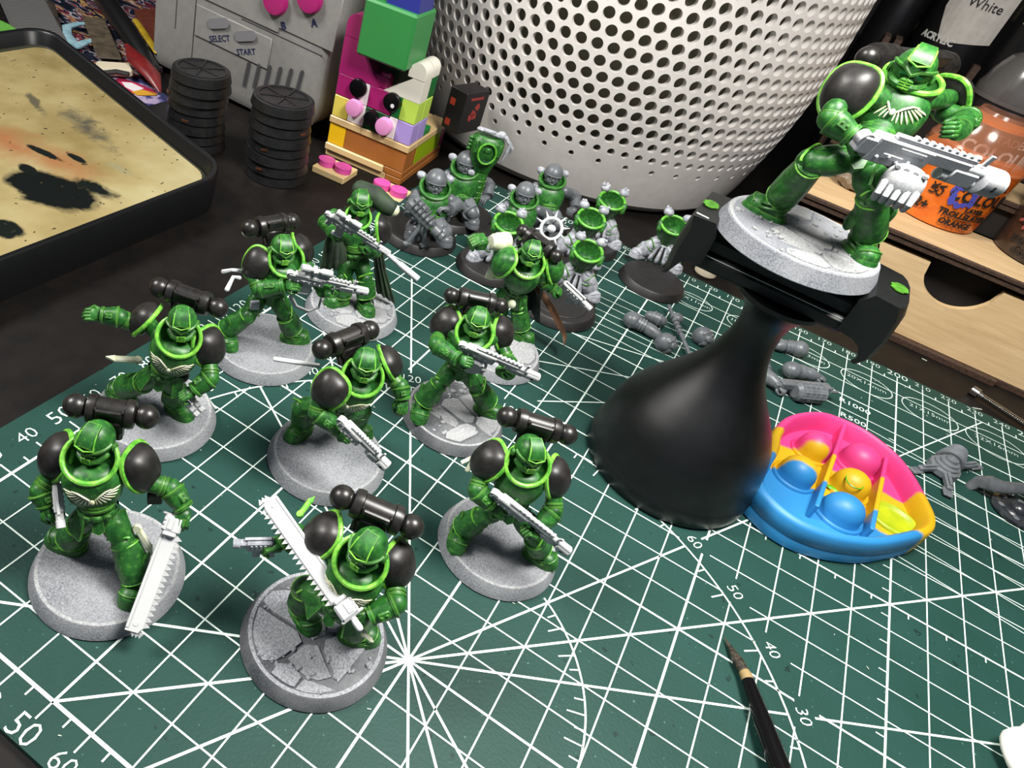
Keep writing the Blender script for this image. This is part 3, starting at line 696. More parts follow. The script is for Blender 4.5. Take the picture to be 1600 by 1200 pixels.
BTOPD=mat_base('base_top_dark','5f6268','a4a7ac',24); BSIDED=mat_base('base_side_dark','34363a','55585c',24)
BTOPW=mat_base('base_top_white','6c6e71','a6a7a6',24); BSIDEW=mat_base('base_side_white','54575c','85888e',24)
BBK=M('base_black','191818','222020',scale=3,rough=.5)
CLK=M('cloak_dark','16241a','2a3d25',scale=3,rough=.7); BRN=M('cape_brown','4a3322','6b4a31',scale=3,rough=.6); CLKG=M('cloak_grey','3a3d3c','55585a',scale=2,rough=.7)

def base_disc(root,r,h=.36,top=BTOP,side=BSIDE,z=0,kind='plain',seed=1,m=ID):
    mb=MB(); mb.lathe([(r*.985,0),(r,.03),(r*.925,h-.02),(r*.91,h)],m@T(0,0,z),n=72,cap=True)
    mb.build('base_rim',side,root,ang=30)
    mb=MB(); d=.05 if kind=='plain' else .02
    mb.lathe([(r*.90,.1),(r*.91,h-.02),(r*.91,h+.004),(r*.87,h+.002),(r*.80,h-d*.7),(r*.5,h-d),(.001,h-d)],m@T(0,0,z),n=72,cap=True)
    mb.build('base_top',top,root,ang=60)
    q=random.Random(seed)
    if kind!='plain':
        # flagstones: jittered Voronoi cells clipped to the disc
        pts=[(q.uniform(-1,1)*r*.8,q.uniform(-1,1)*r*.8) for _ in range(11 if kind=='rock' else 8)]
        for i,(px,py) in enumerate(pts):
            if px*px+py*py>(r*.75)**2: continue
            poly=[]
            for k in range(14):
                a=2*PI*k/14; dx,dy=math.cos(a),math.sin(a); L=.55*r
                for j,(qx,qy) in enumerate(pts):
                    if j==i: continue
                    ex,ey=qx-px,qy-py; dd=(ex*ex+ey*ey)/2; pr=dx*ex+dy*ey
                    if pr>1e-6: L=min(L,dd/pr-.03)
                for st in range(60):
                    if (px+dx*L)**2+(py+dy*L)**2>(r*.86)**2: L*=.95
                    else: break
                poly.append((px+dx*max(L,.03),py+dy*max(L,.03)))
            hh=q.uniform(.05,.12); MB().prism(poly,hh,m@T(0,0,z+h-.05)@T(px,py,0)@R(q.uniform(-.05,.05),'X')@T(-px,-py,0),taper=.95).build('flagstone',top,root,ang=25)
        mb=MB()
        for k in range(70):
            a=q.uniform(0,2*PI); rr=r*math.sqrt(q.uniform(.12,.70)); s_=q.uniform(.025,.075)
            mb.box(s_*2,s_*q.uniform(1,2),s_*1.4,m@T(rr*math.cos(a),rr*math.sin(a),z+h+.01)@R(q.uniform(0,3))@R(q.uniform(-.6,.6),'X'),s_*.3)
        mb.build('rubble',top,root,kind='stuff',ang=25)
def hand(mb,m,s=1.0,open_=0.0):
    m=m@S(s,s,s); mb.box(.27,.22,.16,m@T(0,.11,0),.045)
    for k in range(4):
        x=-.102+.068*k; l=(.82,1.0,.96,.8)[k]; c=1-open_
        p=[V((x,.17,.03)),V((x,.17+.14*l,.03-.03*c)),V((x,.17+.14*l+.05*l*(1+open_*2),.02-.13*c)),V((x,.17+.10*l+.16*open_,-.17*c))]
        mb.tube(p,[.042,.041,.037,.032],8,m,rnd_=True)
    mb.tube([(.12,.04,-.02),(.19,.14,-.07),(.14,.25,-.14)],[.05,.045,.036],8,m,rnd_=True)
def helmet(m,root,s=1.0,G=None,L=None,crest=True,bare=False):
    G=G or GRN; L=L or LIM; m=m@S(s,s,s)
    mb=MB(); mb.ell(.295,.33,.31,m@T(0,-.01,.02),22,14); mb.box(.44,.34,.26,m@T(0,.0,-.17),.08)
    hd=mb.build('helmet',G,root)
    if bare:
        mb=MB(); mb.ell(.2,.12,.17,m@T(0,.2,-.12),12,8); mb.ell(.035,.06,.06,m@T(0,.33,-.08)); mb.box(.12,.03,.025,m@T(0,.32,-.2))
        for x in (-.08,.08): mb.ell(.035,.02,.018,m@T(x,.31,-.02))
        mb.build('face',G,hd)
        mb=MB(); mb.tube([m@V((.31*math.sin(a),.31*math.cos(a)+.02,.04)) for a in [(-.85+1.7*k/10) for k in range(11)]],.026,7); mb.build('brow_ridge',G,hd)
        return hd
    mb=MB()
    pts=[m@V((.30*math.sin(a),.315*math.cos(a)+.02,.02+.05*abs(math.sin(a))-.06*max(0,1-abs(a)*2.4))) for a in [(-1.5+3*k/14) for k in range(15)]]
    mb.tube(pts,.03*s,7); mb.build('brow_ridge',G,hd)
    if crest:
        mb=MB(); vs=[];fs=[];N=9
        for k in range(N):
            a=math.radians(22+72*k/(N-1)); w=.165-.05*k/(N-1)
            for rr in (.30,.355):
                for x in (-w,w): vs.append((x,rr*1.06*math.cos(a)-.01,rr*math.sin(a)+.02))
        for k in range(N-1):
            o=4*k; fs+=[(o+2,o+3,o+7,o+6),(o,o+4,o+6,o+2),(o+1,o+3,o+7,o+5)]
        fs+=[(0,2,3,1),(4*N-4,4*N-3,4*N-1,4*N-2)]
        mb.add(vs,fs,m); mb.build('crest_plate',G,hd,ang=50)
        w=.13; mb=MB(); pr=[m@V((.165-.05*k/5,(.375)*math.cos(math.radians(22+72*k/5)),.357*math.sin(math.radians(22+72*k/5))+.02)) for k in range(6)]
        pl=[m@V((-.165+.05*k/5,(.375)*math.cos(math.radians(22+72*k/5)),.357*math.sin(math.radians(22+72*k/5))+.02)) for k in range(6)]
        mid=m@V((0,.37,.10)); mb.tube(pl[:4][::-1]+[mid]+pr[:4],.014*s,6); mb.build('crest_trim',L,hd)
    mb=MB(); mb.box(.2,.16,.2,m@T(0,.27,-.17)@R(-.15,'X'),.04)
    for sx in (-1,1):
        mb.tube([(sx*.08,.31,-.2),(sx*.17,.25,-.19),(sx*.24,.12,-.15)],[.055,.06,.055],9,m,rnd_=True)
        mb.lathe([(.075,0),(.085,.03),(.06,.06),(.001,.06)],m@T(sx*.285,-.02,-.06)@R(sx*PI/2,'Y'),n=14)
    mb.build('respirator',G,hd)
    mb=MB()
    for k in range(4): mb.box(.17,.02,.016,m@T(0,.355,-.11-.038*k)@R(-.15,'X'))
    mb.box(.02,.022,.17,m@T(0,.352,-.17)@R(-.15,'X')); mb.build('mouth_grille',L,hd)
    mb=MB()
    for sx in (-1,1): mb.box(.12,.03,.045,m@T(sx*.11,.315,-.035)@R(-sx*.45,'Z')@R(sx*.25,'Y'),.01)
    mb.build('eye_lens',M('eye_green','0c4a26',rough=.2) if 'eye_green' not in bpy.data.materials else bpy.data.materials['eye_green'],hd)
    return hd
def collar(m,root,s=1.0,G=None,L=None,rx=.49,ry=.47):
    G=G or GRN; L=L or LIM; m=m@S(s,s,s)
    ring=[m@V((rx*math.cos(a),ry*math.sin(a),0)) for a in [2*PI*k/36 for k in range(36)]]
    mb=MB(); mb.lathe([(1.0,-.05),(.96,.02),(.9,-.03),(.82,-.13),(.5,-.23),(.2,-.25)],m@S(rx,ry,1),n=36,cap=False); mb.lathe([(1.0,-.0),(1.04,-.10),(1.0,-.22),(.8,-.40)],m@S(rx,ry,1),n=36,cap=False)
    c=mb.build('collar',G,root); MB().tube(ring,.052*s,8,closed=True,flat=1.0).build('collar_rim',L,c)
    return c
def chest(m,root,s=1.0,G=None,wings=True,studs=False,wmat=None):
    G=G or GRN; m=m@S(s,s,s); mb=MB()
    mb.lathe([(.28,-.56),(.38,-.48),(.48,-.33),(.535,-.12),(.55,.08),(.52,.25),(.43,.36),(.3,.42)],m,n=32,sx=1.06,sy=.86,sq=.85)
    ch=mb.build('chest_plate',G,root)
    if wings:
        mb=MB()
        def surf(x,z):   # point on the chest front
            R_=.55-.28*max(0,-z-.05)-.2*max(0,z-.1); xx=min(abs(x)/(R_*1.06),.97); y=R_*.86*(1-xx**2.35)**(1/2.35); return V((x,y+.012,z))
        for sx in (-1,1):
            for k in range(8):
                f=k/7; x0=.06+.27*f; z0=-.14+.20*f; an=-1.45+1.5*f; ln=.13+.07*math.sin(PI*min(1,f*1.1))+.05*f
                p=[surf(sx*(x0+ln*t*math.cos(an)),z0+ln*t*math.sin(an)) for t in (0,.35,.75,1)]
                mb.tube([m@v for v in p],[.010*s,.0155*s,.0165*s,.006*s],6,flat=1)
            mb.tube([m@surf(sx*x,z) for x,z in ((.05,-.13),(.14,-.03),(.25,.06),(.36,.09))],[.018*s,.022*s,.02*s,.01*s],6)
        mb.ell(.045,.03,.06,m@T(0,.50,-.15)); mb.build('wing_emblem',wmat or CREAM,ch)
    if studs:
        mb=MB()
        for k in range(3):
            a=(-.5,0,.55)[k]; mb.ell(.06,.06,.06,m@T(.42*math.sin(a),.43*math.cos(a),-.2+.03*abs(k-1)))
        for k in range(12):
            a=-1.1+.2*k; mb.ell(.018,.018,.018,m@T(.54*math.sin(a),.455*math.cos(a)+.0,.06))
        mb.build('stud',G,ch,kind='stuff')
    return ch
def pad(m,root,s=1.0,P=None,L=None,rx=.44,ry=.50,h=.40,point=.30,style=0):
    P=P or PADB; L=L or LIM; m=m@S(s,s,s)
    o=MB().dome(rx,ry,h,m,n=28,k=6,sq=.72,thick=.05,point=point).build('shoulder_pad',P,root,ang=50)
    pts=MB().outline(rx,ry,m,32,.72,point,1.0,.0); MB().tube(pts,.055*s,7,closed=True).build('pad_trim',L,o)
    return o
def backpack(a,b,root,s=1.0,fwd_=V((0,-1,0)),up_=V((0,0,1)),rs=.25,P=None,vent=True,roll=0):
    P=P or PACK; a=V(a);b=V(b); mid=(a+b)/2; ax=(b-a).normalized(); L=(b-a).length
    f=fwd_-ax*fwd_.dot(ax); f.normalize(); u=ax.cross(f); u=-u if u.dot(up_)<0 else u
    m=Matrix((ax,f,u)).transposed().to_4x4(); m.translation=mid
    r=.285*s; hl=L/2-rs*s*.80
    mb=MB(); mz=m@R(PI/2,'Y')
    mb.lathe([(r*.7,-hl),(r*.98,-hl+.02),(r*1.05,-hl*.78),(r*1.05,-hl*.62),(r*.93,-hl*.58),(r*.93,hl*.58),(r*1.05,hl*.62),(r*1.05,hl*.78),(r*.98,hl-.02),(r*.7,hl)],mz,n=30)
    bp=mb.build('backpack',P,root,ang=30)
    mb=MB(); mb.box(hl*1.05,r*.28,r*1.1,m@T(0,r*.86,.12*s)@R(-.35,'X'),.02)
    for sx in (-1,1): 
        mb.box(.05*s,.1*s,.09*s,m@T(sx*hl*.55,r*.7,r*.72),.015); 
    mb.build('panel',P,bp)
    mb=MB(); mb.box(L*.4,.26*s,.5*s,m@T(0,.16*s,-.28*s),.05); mb.tube([m@V((-hl*.6,.1*s,-.2*s)),m@V((-hl*.6,.25*s,-.45*s))],.06*s,8); mb.build('mounting',P,bp)
    for q,sx in ((a,-1),(b,1)):
        mb=MB(); mb.ell(rs*s,rs*s,rs*s*.97,Matrix.Translation(q)@m.to_3x3().to_4x4(),24,16); mb.lathe([(rs*.8*s,0),(rs*.85*s,.05*s)],Matrix.Translation(q-ax*sx*(rs*.62*s))@m.to_3x3().to_4x4()@R(sx*PI/2,'Y'),n=20)
        g=mb.build('thruster_globe',P,bp)
        if vent: MB().lathe([(.12*s,0),(.15*s,.05*s),(.09*s,.06*s)],Matrix.Translation(q)@m.to_3x3().to_4x4()@R(2.5,'X')@T(0,0,rs*s*.86),n=16).build('vent',CREAM,g)
    return bp
def limb_arm(sh,el,wr,hd,root,s=1.0,G=None,back=None,cuff=True,plate=True,open_=0,hs=1.0,trim=None):
    """upper arm, elbow, gauntlet and hand; hd is the hand direction target point"""
    G=G or GRN; trim=trim or G; sh,el,wr,hd=map(V,(sh,el,wr,hd)); mb=MB()
    mb.tube([sh,sh.lerp(el,.5),el],[.2*s,.195*s,.18*s],14,rnd_=True)
    for f in (.55,.72): 
        mb.tube([sh.lerp(el,f),sh.lerp(el,f+.09)],[.218*s,.218*s],14)
    a=mb.build('upper_arm',G,root)
    mb=MB(); d=(wr-el); L=d.length; zf=zframe(el,d)
    mb.ell(.22*s,.22*s,.22*s,Matrix.Translation(el))
    mb.lathe([(.17*s,.0*L),(.25*s,.08*L),(.24*s,.4*L),(.20*s,.75*L),(.19*s,.84*L),(.22*s,.86*L),(.21*s,.99*L),(.14*s,1.0*L)],zf,n=18)
    f=mb.build('forearm',G,root,ang=30)
    mb=MB(); mb.lathe([(.255*s,.06*L),(.27*s,.08*L),(.265*s,.16*L),(.25*s,.17*L)],zf,n=18,cap=False)
    if plate:
        bk=V(back) if back else V((0,0,1)); y=bk-d*(bk.dot(d)/d.length_squared)
        if y.length>1e-3:
            pf=frame(el+d*.5,d,y); mb.box(.17*s,L*.42,.07*s,pf@T(0,0,.225*s),.02); mb.ell(.03*s,.03*s,.02*s,pf@T(0,L*.12,.27*s),8,6); mb.ell(.03*s,.03*s,.02*s,pf@T(0,-L*.08,.27*s),8,6)
    mb.build('cuff',G,f)
    hdv=(hd-wr); bk=V(back) if back else V((0,0,1)); hm=frame(wr,hdv,bk); mb=MB(); hand(mb,hm,1.12*s*hs,open_); mb.build('hand',G,root,ang=45)
def limb_leg(hp,kn,an,fdir,root,s=1.0,G=None,L=None,gz=0.36,knee=True,boot=None):
    G=G or GRN; L=L or LIM; hp,kn,an=map(V,(hp,kn,an)); fd=V(fdir); fd.z=0; fd.normalize(); mb=MB()
    mb.tube([hp,hp.lerp(kn,.45),kn],[.24*s,.28*s,.23*s],16,rnd_=True); th=mb.build('thigh',G,root)
    mb=MB(); d=kn-an; Ls=d.length; zf=zframe(an,d)
    mb.lathe([(.2*s,-.06*s),(.30*s,-.03*s),(.315*s,.10*Ls),(.31*s,.40*Ls),(.28*s,.7*Ls),(.25*s,.98*Ls),(.12*s,1.06*Ls)],zf,n=20,sy=1.08,sq=.9)
    g=mb.build('greave',G,root,ang=32)
    sd=fd.cross(V((0,0,1))); mb=MB()
    for q in (-1,1): pm=zframe(an+d*.42+sd*q*.285*s,sd*q+fd*.15,d); mb.dome(.15*s,.36*Ls,.06*s,pm,n=18,k=3,sq=.7,thick=.05*s)
    mb.build('calf_plate',G,g,ang=30)
    tc=hp.lerp(kn,.5); tn=(V((0,0,1))+fd*.8)-((kn-hp).normalized()*((V((0,0,1))+fd*.8).dot((kn-hp).normalized()))); tn.normalize()
    MB().dome(.2*s,.26*s,.08*s,zframe(tc+tn*.22*s,tn,kn-hp),n=20,k=3,sq=.6,thick=.08*s).build('thigh_plate',G,th,ang=30)
    for rr,zz in ((.30,-.02*s),(.262,.93*Ls)): MB().tube([zf@V((rr*s*math.cos(a),rr*1.08*s*math.sin(a),zz)) for a in [2*PI*k/22 for k in range(22)]],.02*s,6,closed=True).build('greave_hem',L,g)
    mb=MB(); kf=(fd*.75+V((0,0,.15))-d.normalized()*(.0)).normalized()
    km=zframe(kn+kf*.1*s-d.normalized()*.05*s,kf,d); mb.dome(.22*s,.26*s,.2*s,km,n=20,k=4,sq=.85,thick=.06*s); mb.build('knee_guard',G,g)
    MB().tube([km@V((.25*s*math.cos(a),.2*s+.06*s*math.sin(a),.03*s+.06*s*math.sin(a))) for a in [PI*k/8 for k in range(9)]],.026*s,7).build('knee_trim',L,g)
    mb=MB(); m=frame(V((an.x,an.y,gz)),fd,(0,0,1)); m2=m
    mb.lathe([(1,0),(1,.06),(.93,.10)],m@T(0,.14*s,0)@S(.28*s,.48*s,1.4*s),n=26,sq=.8)
    mb.ell(.25*s,.29*s,.235*s,m@T(0,.30*s,.13*s),18,12,.9); mb.ell(.24*s,.28*s,.3*s,m@T(0,.02*s,.15*s),18,12,.9)
    b=mb.build('boot',boot or G,root,ang=45)
    mb=MB()
    for zz,rr in ((.34,.275),(.25,.29)): mb.lathe([(rr*s,-.03*s),(rr*1.06*s,0),(rr*s,.03*s)],m@T(0,.05*s,zz*s)@R(-.25,'X'),n=20,cap=False,sy=1.1)
    mb.tube([m@V((.24*s*math.sin(a),.32*s+.17*s*math.cos(a),.2*s+.13*s*math.cos(a))) for a in [(-1.2+2.4*k/8) for k in range(9)]],.02*s,6)
    mb.build('boot_band',G,b)
def pelvis(hip,U,F,root,s=1.0,G=None,buckle=None,plates=True):
    G=G or GRN; m=frame(hip,F,U)@S(s,s,s); mb=MB(); mb.ell(.36,.29,.26,m,20,12,.9); mb.lathe([(.30,.12),(.33,.2),(.29,.42)],m,n=20,cap=False,sy=.82); p=mb.build('pelvis',G,root)
    mb=MB(); mb.lathe([(.385,.08),(.40,.10),(.40,.19),(.385,.21)],m,n=24,cap=False,sy=.84); mb.box(.16,.07,.13,m@T(0,.335,.14),.03)
    for x in (-.2,.2): mb.box(.12,.06,.11,m@T(x,.29,.13)@R(-x*1.6),.02)
    mb.build('belt',G,p)
    if plates:
        for sx in (-1,1):
            MB().prism([(-.17,-.3),(.17,-.34),(.2,.12),(.1,.18),(-.14,.16)],.05,m@T(sx*.37,.1,-.12)@R(-sx*.9)@R(-PI/2+.35,'X')@T(0,0,0)@R(PI,'Z')).build('hip_plate',G,p,ang=20)
        MB().prism([(-.1,.05),(.1,.05),(.12,-.22),(0,-.3),(-.12,-.22)],.05,m@T(0,.30,.02)@R(PI/2+.2,'X')).build('loin_plate',G,p,ang=20)
    return p
def rifle(p0,p1,up,root,s=1.0,scope=False,drum=False,mag=True,W=None,heavy=False,long_=False,name='rifle'):
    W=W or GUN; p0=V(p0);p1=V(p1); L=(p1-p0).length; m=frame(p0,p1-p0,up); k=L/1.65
    mb=MB(); bx=lambda sx,sy,sz,x,y,z,c=.02: mb.box(sx*s,sy*k,sz*s,m@T(x*s,y*k,z*s),c)
    bx(.15,.62,.26,0,.42,0,.03); bx(.13,.20,.17,0,.08,.0,.03); bx(.12,.5,.12,0,.93,.07); bx(.07,.95,.05,0,.75,.155)
    for q in range(9): bx(.06,.04,.03,0,.48+.09*q,.19,.006)
    bx(.17,.22,.06,0,.35,-.03); bx(.165,.3,.05,0,.5,.07)
    for q in range(5): mb.ell(.022*s,.022*s,.022*s,m@T(.08*s,(.2+.11*q)*k,(-.06+.03*(q%2))*s),8,6)
    for q in range(5): mb.ell(.022*s,.022*s,.022*s,m@T(-.08*s,(.2+.11*q)*k,(-.06+.03*(q%2))*s),8,6)
    mb.lathe([(.08*s,-.05*s),(.08*s,.05*s)],m@T(0,.02*k,.03*s)@R(PI/2,'Y'),n=16); bx(.03,.05,.12,0,1.33,.2,.008)
    r=mb.build(name,W,root,ang=25)
    mb=MB(); mb.lathe([(.055*s,0),(.055*s,.5*k)],m@T(0,1.13*k,.06*s)@R(-PI/2,'X'),n=14); mb.lathe([(.06*s,0),(.06*s,.42*k)],m@T(0,.98*k,-.07*s)@R(-PI/2,'X'),n=14)
    mb.box(.15*s,.3*k,.16*s,m@T(0,1.2*k,-.03*s),.03); mb.build('barrel',W,r)
    mr=(.095 if not heavy else .15)*s
    mb=MB(); mb.lathe([(mr*.8,-.02),(mr,0),(mr,.24*k),(mr*.85,.26*k),(mr*.55,.26*k),(mr*.5,.16*k),(.001,.16*k)],m@T(0,1.40*k,.0)@R(-PI/2,'X'),n=20)
    mz=mb.build('muzzle',W,r,ang=25); mb=MB()
    mb.lathe([(mr*.5,0),(.001,.0)],m@T(0,1.563*k,0)@R(-PI/2,'X'),n=14,cap=False)
    for x in (-1,1): mb.lathe([(.035*s,0),(.001,.012)],m@T(x*mr*.98,1.52*k,0)@R(x*PI/2,'Y'),n=10,cap=False)
    mb.build('bore',HOLE,mz)
    if mag:
        mb=MB()
        if drum:
            mb.lathe([(.2*s,-.15*s),(.235*s,-.12*s),(.235*s,.12*s),(.2*s,.15*s)],m@T(0,.42*k,-.36*s)@R(PI/2,'Y'),n=24)
            for q in range(3): mb.box(.33*s,.09*s,.05*s,m@T(0,(.42)*k,-.36*s)@R(.6*q-.2,'X')@T(0,.235*s,0),.01)
        else:
            mb.box(.11*s,.2*k,.34*s,m@T(0,.45*k,-.28*s)@R(.12,'X'),.02); mb.box(.13*s,.24*k,.05*s,m@T(0,.43*k,-.46*s)@R(.12,'X'),.01)
        mb.box(.09*s,.12*k,.24*s,m@T(0,.14*k,-.18*s)@R(-.2,'X'),.02); mb.build('magazine',W,r,ang=25)
    if scope:
        mb=MB(); mb.lathe([(.06*s,0),(.085*s,.02),(.085*s,.16*k),(.05*s,.2*k),(.05*s,.38*k),(.08*s,.43*k),(.08*s,.62*k),(.06*s,.63*k)],m@T(0,.15*k,.30*s)@R(-PI/2,'X'),n=16); mb.box(.06*s,.12*k,.12*s,m@T(0,.42*k,.21*s),.01)
        mb.lathe([(.05*s,-.1*s),(.05*s,.1*s)],m@T(0,.44*k,.30*s)@R(PI/2,'Y'),n=12); mb.build('scope',W,r)
    return r
def pistol(p0,p1,up,root,s=1.0,W=None,slots=True,name='pistol'):
    W=W or GUN; p0=V(p0);p1=V(p1); L=(p1-p0).length; m=frame(p0,p1-p0,up); k=L/.9
    mb=MB(); mb.box(.17*s,.62*k,.26*s,m@T(0,.32*k,.02*s),.04); mb.box(.14*s,.34*k,.15*s,m@T(0,.62*k,.05*s),.04); mb.box(.06*s,.6*k,.05*s,m@T(0,.35*k,.17*s),.01)
    mb.box(.1*s,.16*k,.3*s,m@T(0,.12*k,-.2*s)@R(-.2,'X'),.02); mb.box(.12*s,.18*k,.24*s,m@T(0,.42*k,-.18*s),.02)
    for q in range(4):
        for sx in (-1,1): mb.box(.03*s,.05*k,.12*s,m@T(sx*.09*s,(.2+.1*q)*k,.03*s),.008)
    r=mb.build(name,W,root,ang=25)
    mb=MB(); mb.lathe([(.07*s,0),(.085*s,.02),(.085*s,.16*k),(.05*s,.165*k),(.045*s,.1*k),(.001,.1*k)],m@T(0,.75*k,.05*s)@R(-PI/2,'X'),n=18); z=mb.build('muzzle',W,r,ang=25)
    MB().lathe([(.045*s,0),(.001,0)],m@T(0,.86*k,.05*s)@R(-PI/2,'X'),n=12,cap=False).build('bore',HOLE,z)
    return r
def chainsword(p0,p1,up,root,s=1.0,side=1,W=None):
    """p0 = pommel end of the housing, p1 = blade tip; teeth on the local +-X side"""
    W=W or GUN; p0=V(p0);p1=V(p1); L=(p1-p0).length; m=frame(p0,p1-p0,up)
    mb=MB(); mb.box(.3*s,.34,.24*s,m@T(0,.30,0),.04); mb.box(.12*s,.26,.27*s,m@T(-.03*side*s,.30,.0),.03); mb.box(.22*s,.1,.28*s,m@T(0,.50,0),.03); mb.tube([(0,.16,0),(0,-.12,0)],.055*s,10,m,rnd_=True)
    mb.box(.38*s,.06,.12*s,m@T(.02,.13,0),.02)
    for q in range(3): mb.box(.04*s,.06,.26*s,m@T(.13*s*side*-1,.22+.09*q,0),.01)
    w=mb.build('sword_housing',W,root,ang=25)
    mb=MB(); bw=.25*s
    mb.prism([(-bw/2*side*-1*-1,.5) if 0 else (-bw/2,.5),(bw/2,.5),(bw/2,L-.06),(bw/2-.06*side if side>0 else bw/2,L),(-bw/2+(.06 if side<0 else 0),L),(-bw/2,L-.1)],.1*s,m@T(0,0,-.05*s))
    mb.box(.05*s,L-.6,.13*s,m@T(-side*bw*.42,(L+.5)/2,0),.015); mb.lathe([(.035*s,-.06*s),(.035*s,.06*s)],m@T(0,L-.16,0),n=12)
    mb.build('sword_blade',W,w,ang=25)
    n=int((L-.55)/.115)
    for q in range(n):
        y=.56+(L-.6)*q/n
        MB().add([(0,-.045,-.03),(0,.05,-.03),(0,.05,.03),(0,-.045,.03),(.10,-.012,0)],[(0,1,2,3),(0,4,1),(1,4,2),(2,4,3),(3,4,0)],m@T(side*bw/2,y,0)@R(PI if side<0 else 0,'Z')@S(s,s,s)).build('tooth',W,w,flat=True)
    for q in range(3): MB().add([(-.045,0,-.03),(.05,0,-.03),(.05,0,.03),(-.045,0,.03),(0,.09,0)],[(0,1,2,3),(0,4,1),(1,4,2),(2,4,3),(3,4,0)],m@T(side*(bw/2-.07*q),L-.0,0)@S(s,s,s)).build('tooth',W,w,flat=True)
    return w
def knife(p0,p1,up,root,s=1.0,W=None):
    W=W or CREAM; p0=V(p0);p1=V(p1); m=frame(p0,p1-p0,up); L=(p1-p0).length
    mb=MB(); mb.lathe([(.07*s,-.05*s),(.09*s,0),(.07*s,.05*s)],m@T(0,0,0),n=14); mb.box(.13*s,L*.7,.09*s,m@T(0,L*.4,0),.03); mb.prism([(-.07*s,L*.7),(.07*s,L*.7),(.03*s,L)],.07*s,m@T(0,0,-.035*s)); mb.build('sheathed_knife',W,root,ang=30)
class Fig:
    """collects joint pixels of one miniature (crop origin and scale) and turns them into points local to its base"""
    def __init__(s,label,c,base,sc_=1.0,group=None,cat='miniature',z0=0.0,name='armoured_miniature'):
        s.x0,s.y0,s.k=c; s.root=thing(name,label,cat,(base[0],base[1],z0),0,group); s.o=V((base[0],base[1],z0)); s.s=sc_; s.z0=z0
    def P(s,x,y,z): return at(s.x0+x*s.k,s.y0+y*s.k,z+s.z0)-s.o
    def D(s,p,d):
        a=s.P(*p); b=s.P(p[0]+d[0],p[1]+d[1],p[2]); v=b-a; v.z=0; return v.normalized()
    def torso(s,col,dr,hip,head,look,lean=.85,pitch=.08,wings=True,studs=False,G=None,L=None,bare=False,crest=True,hs=1.0,wmat=None,cs=1.0):
        s.C=s.P(*col); s.H=s.P(*hip); F=s.D(col,dr); s.F=F; U=(s.C-s.H).normalized(); s.U=(U*.7+V((0,0,1))*.3).normalized(); s.X=s.U.cross(F).normalized()
        f2=s.X.cross(s.U)*-1; f2=f2 if f2.dot(F)>0 else -f2
        ch=frame(s.C-s.U*.56*s.s,f2,s.U); s.ch=chest(ch,s.root,s.s*cs,G,wings,studs,wmat)
        cm=frame(s.C+f2*.06*s.s,f2,s.U)@R(-lean,'X'); collar(cm@T(0,.0,.10),s.root,s.s*cs,G,L)
        pelvis(s.H,s.U,f2,s.root,s.s,G)
        mb=MB(); mb.tube([s.H+s.U*.2*s.s,s.C-s.U*.8*s.s],[.33*s.s,.36*s.s],18)
        for q in (.25,.45,.65): a_=(s.H+s.U*.2*s.s).lerp(s.C-s.U*.8*s.s,q); mb.tube([a_,a_+s.U*.05],[.37*s.s,.37*s.s],20)
        mb.build('abdomen',G or GRN,s.root)
        lk=s.D(head,look); hd=(lk*math.cos(pitch)-V((0,0,1))*math.sin(pitch)); s.hd=helmet(frame(s.P(*head)+V((0,0,.05)),hd,V((0,0,1))+lk*.3),s.root,s.s*hs*1.15,G,L,crest,bare)
        s.f2=f2; return s
    def pad(s,p,out,up=None,**k):
        c=s.P(*p); m=zframe(c,V(out),V(up) if up else s.U); return pad(m,s.root,s.s,**k)
    def pads(s,pl,pr,tl=.35,tr=.35,**k):
        """pads facing sideways, tilted upward; each centre from its own pixel"""
        a=s.P(*pl); b=s.P(*pr); ax=(b-a).normalized(); U=s.U
        s.pc=[a-ax*-.0-ax*0,b]
        for c,sg,t_ in ((a,-1,tl),(b,1,tr)):
            out=(ax*sg*.78+U*.42+s.F*t_).normalized(); yy=(U*.9-ax*sg*.3).normalized()
            pad(zframe(c-out*.12*s.s,out,yy),s.root,s.s,**k)
            MB().tube([s.C-U*.38*s.s+ax*sg*.3*s.s,c-out*.05*s.s],[.2*s.s,.19*s.s],14,rnd_=True).build('shoulder_joint',k.get('G') or GRN,s.root)
    def arm(s,sh,el,wr,hd,**k):
        a=s.P(*sh)
        if getattr(s,'pc',None):
            c=min(s.pc,key=lambda q:(q-a).length)
            if (c-a).length<1.2*s.s: a=c-s.U*.30*s.s+(a-c)*.25
        limb_arm(a,s.P(*el),s.P(*wr),s.P(*hd),s.root,k.pop('sc',s.s),**k)
    def leg(s,side,kn,an,toe,**k):
        hp=s.H+s.X*side*.2*s.s-s.U*.1*s.s; a=s.P(*an); t=s.P(*toe); limb_leg(hp,s.P(*kn),a,t-a,s.root,s.s,**k)
    def pack(s,a,b,**k): backpack(s.P(*a),s.P(*b),s.root,s.s,s.F,s.U,**k)
# ================================================================ the ten finished-pose miniatures
GR='green armoured miniatures on round bases'
def UPV(F_,a=.5): return (V((0,0,1))+F_*a).normalized()
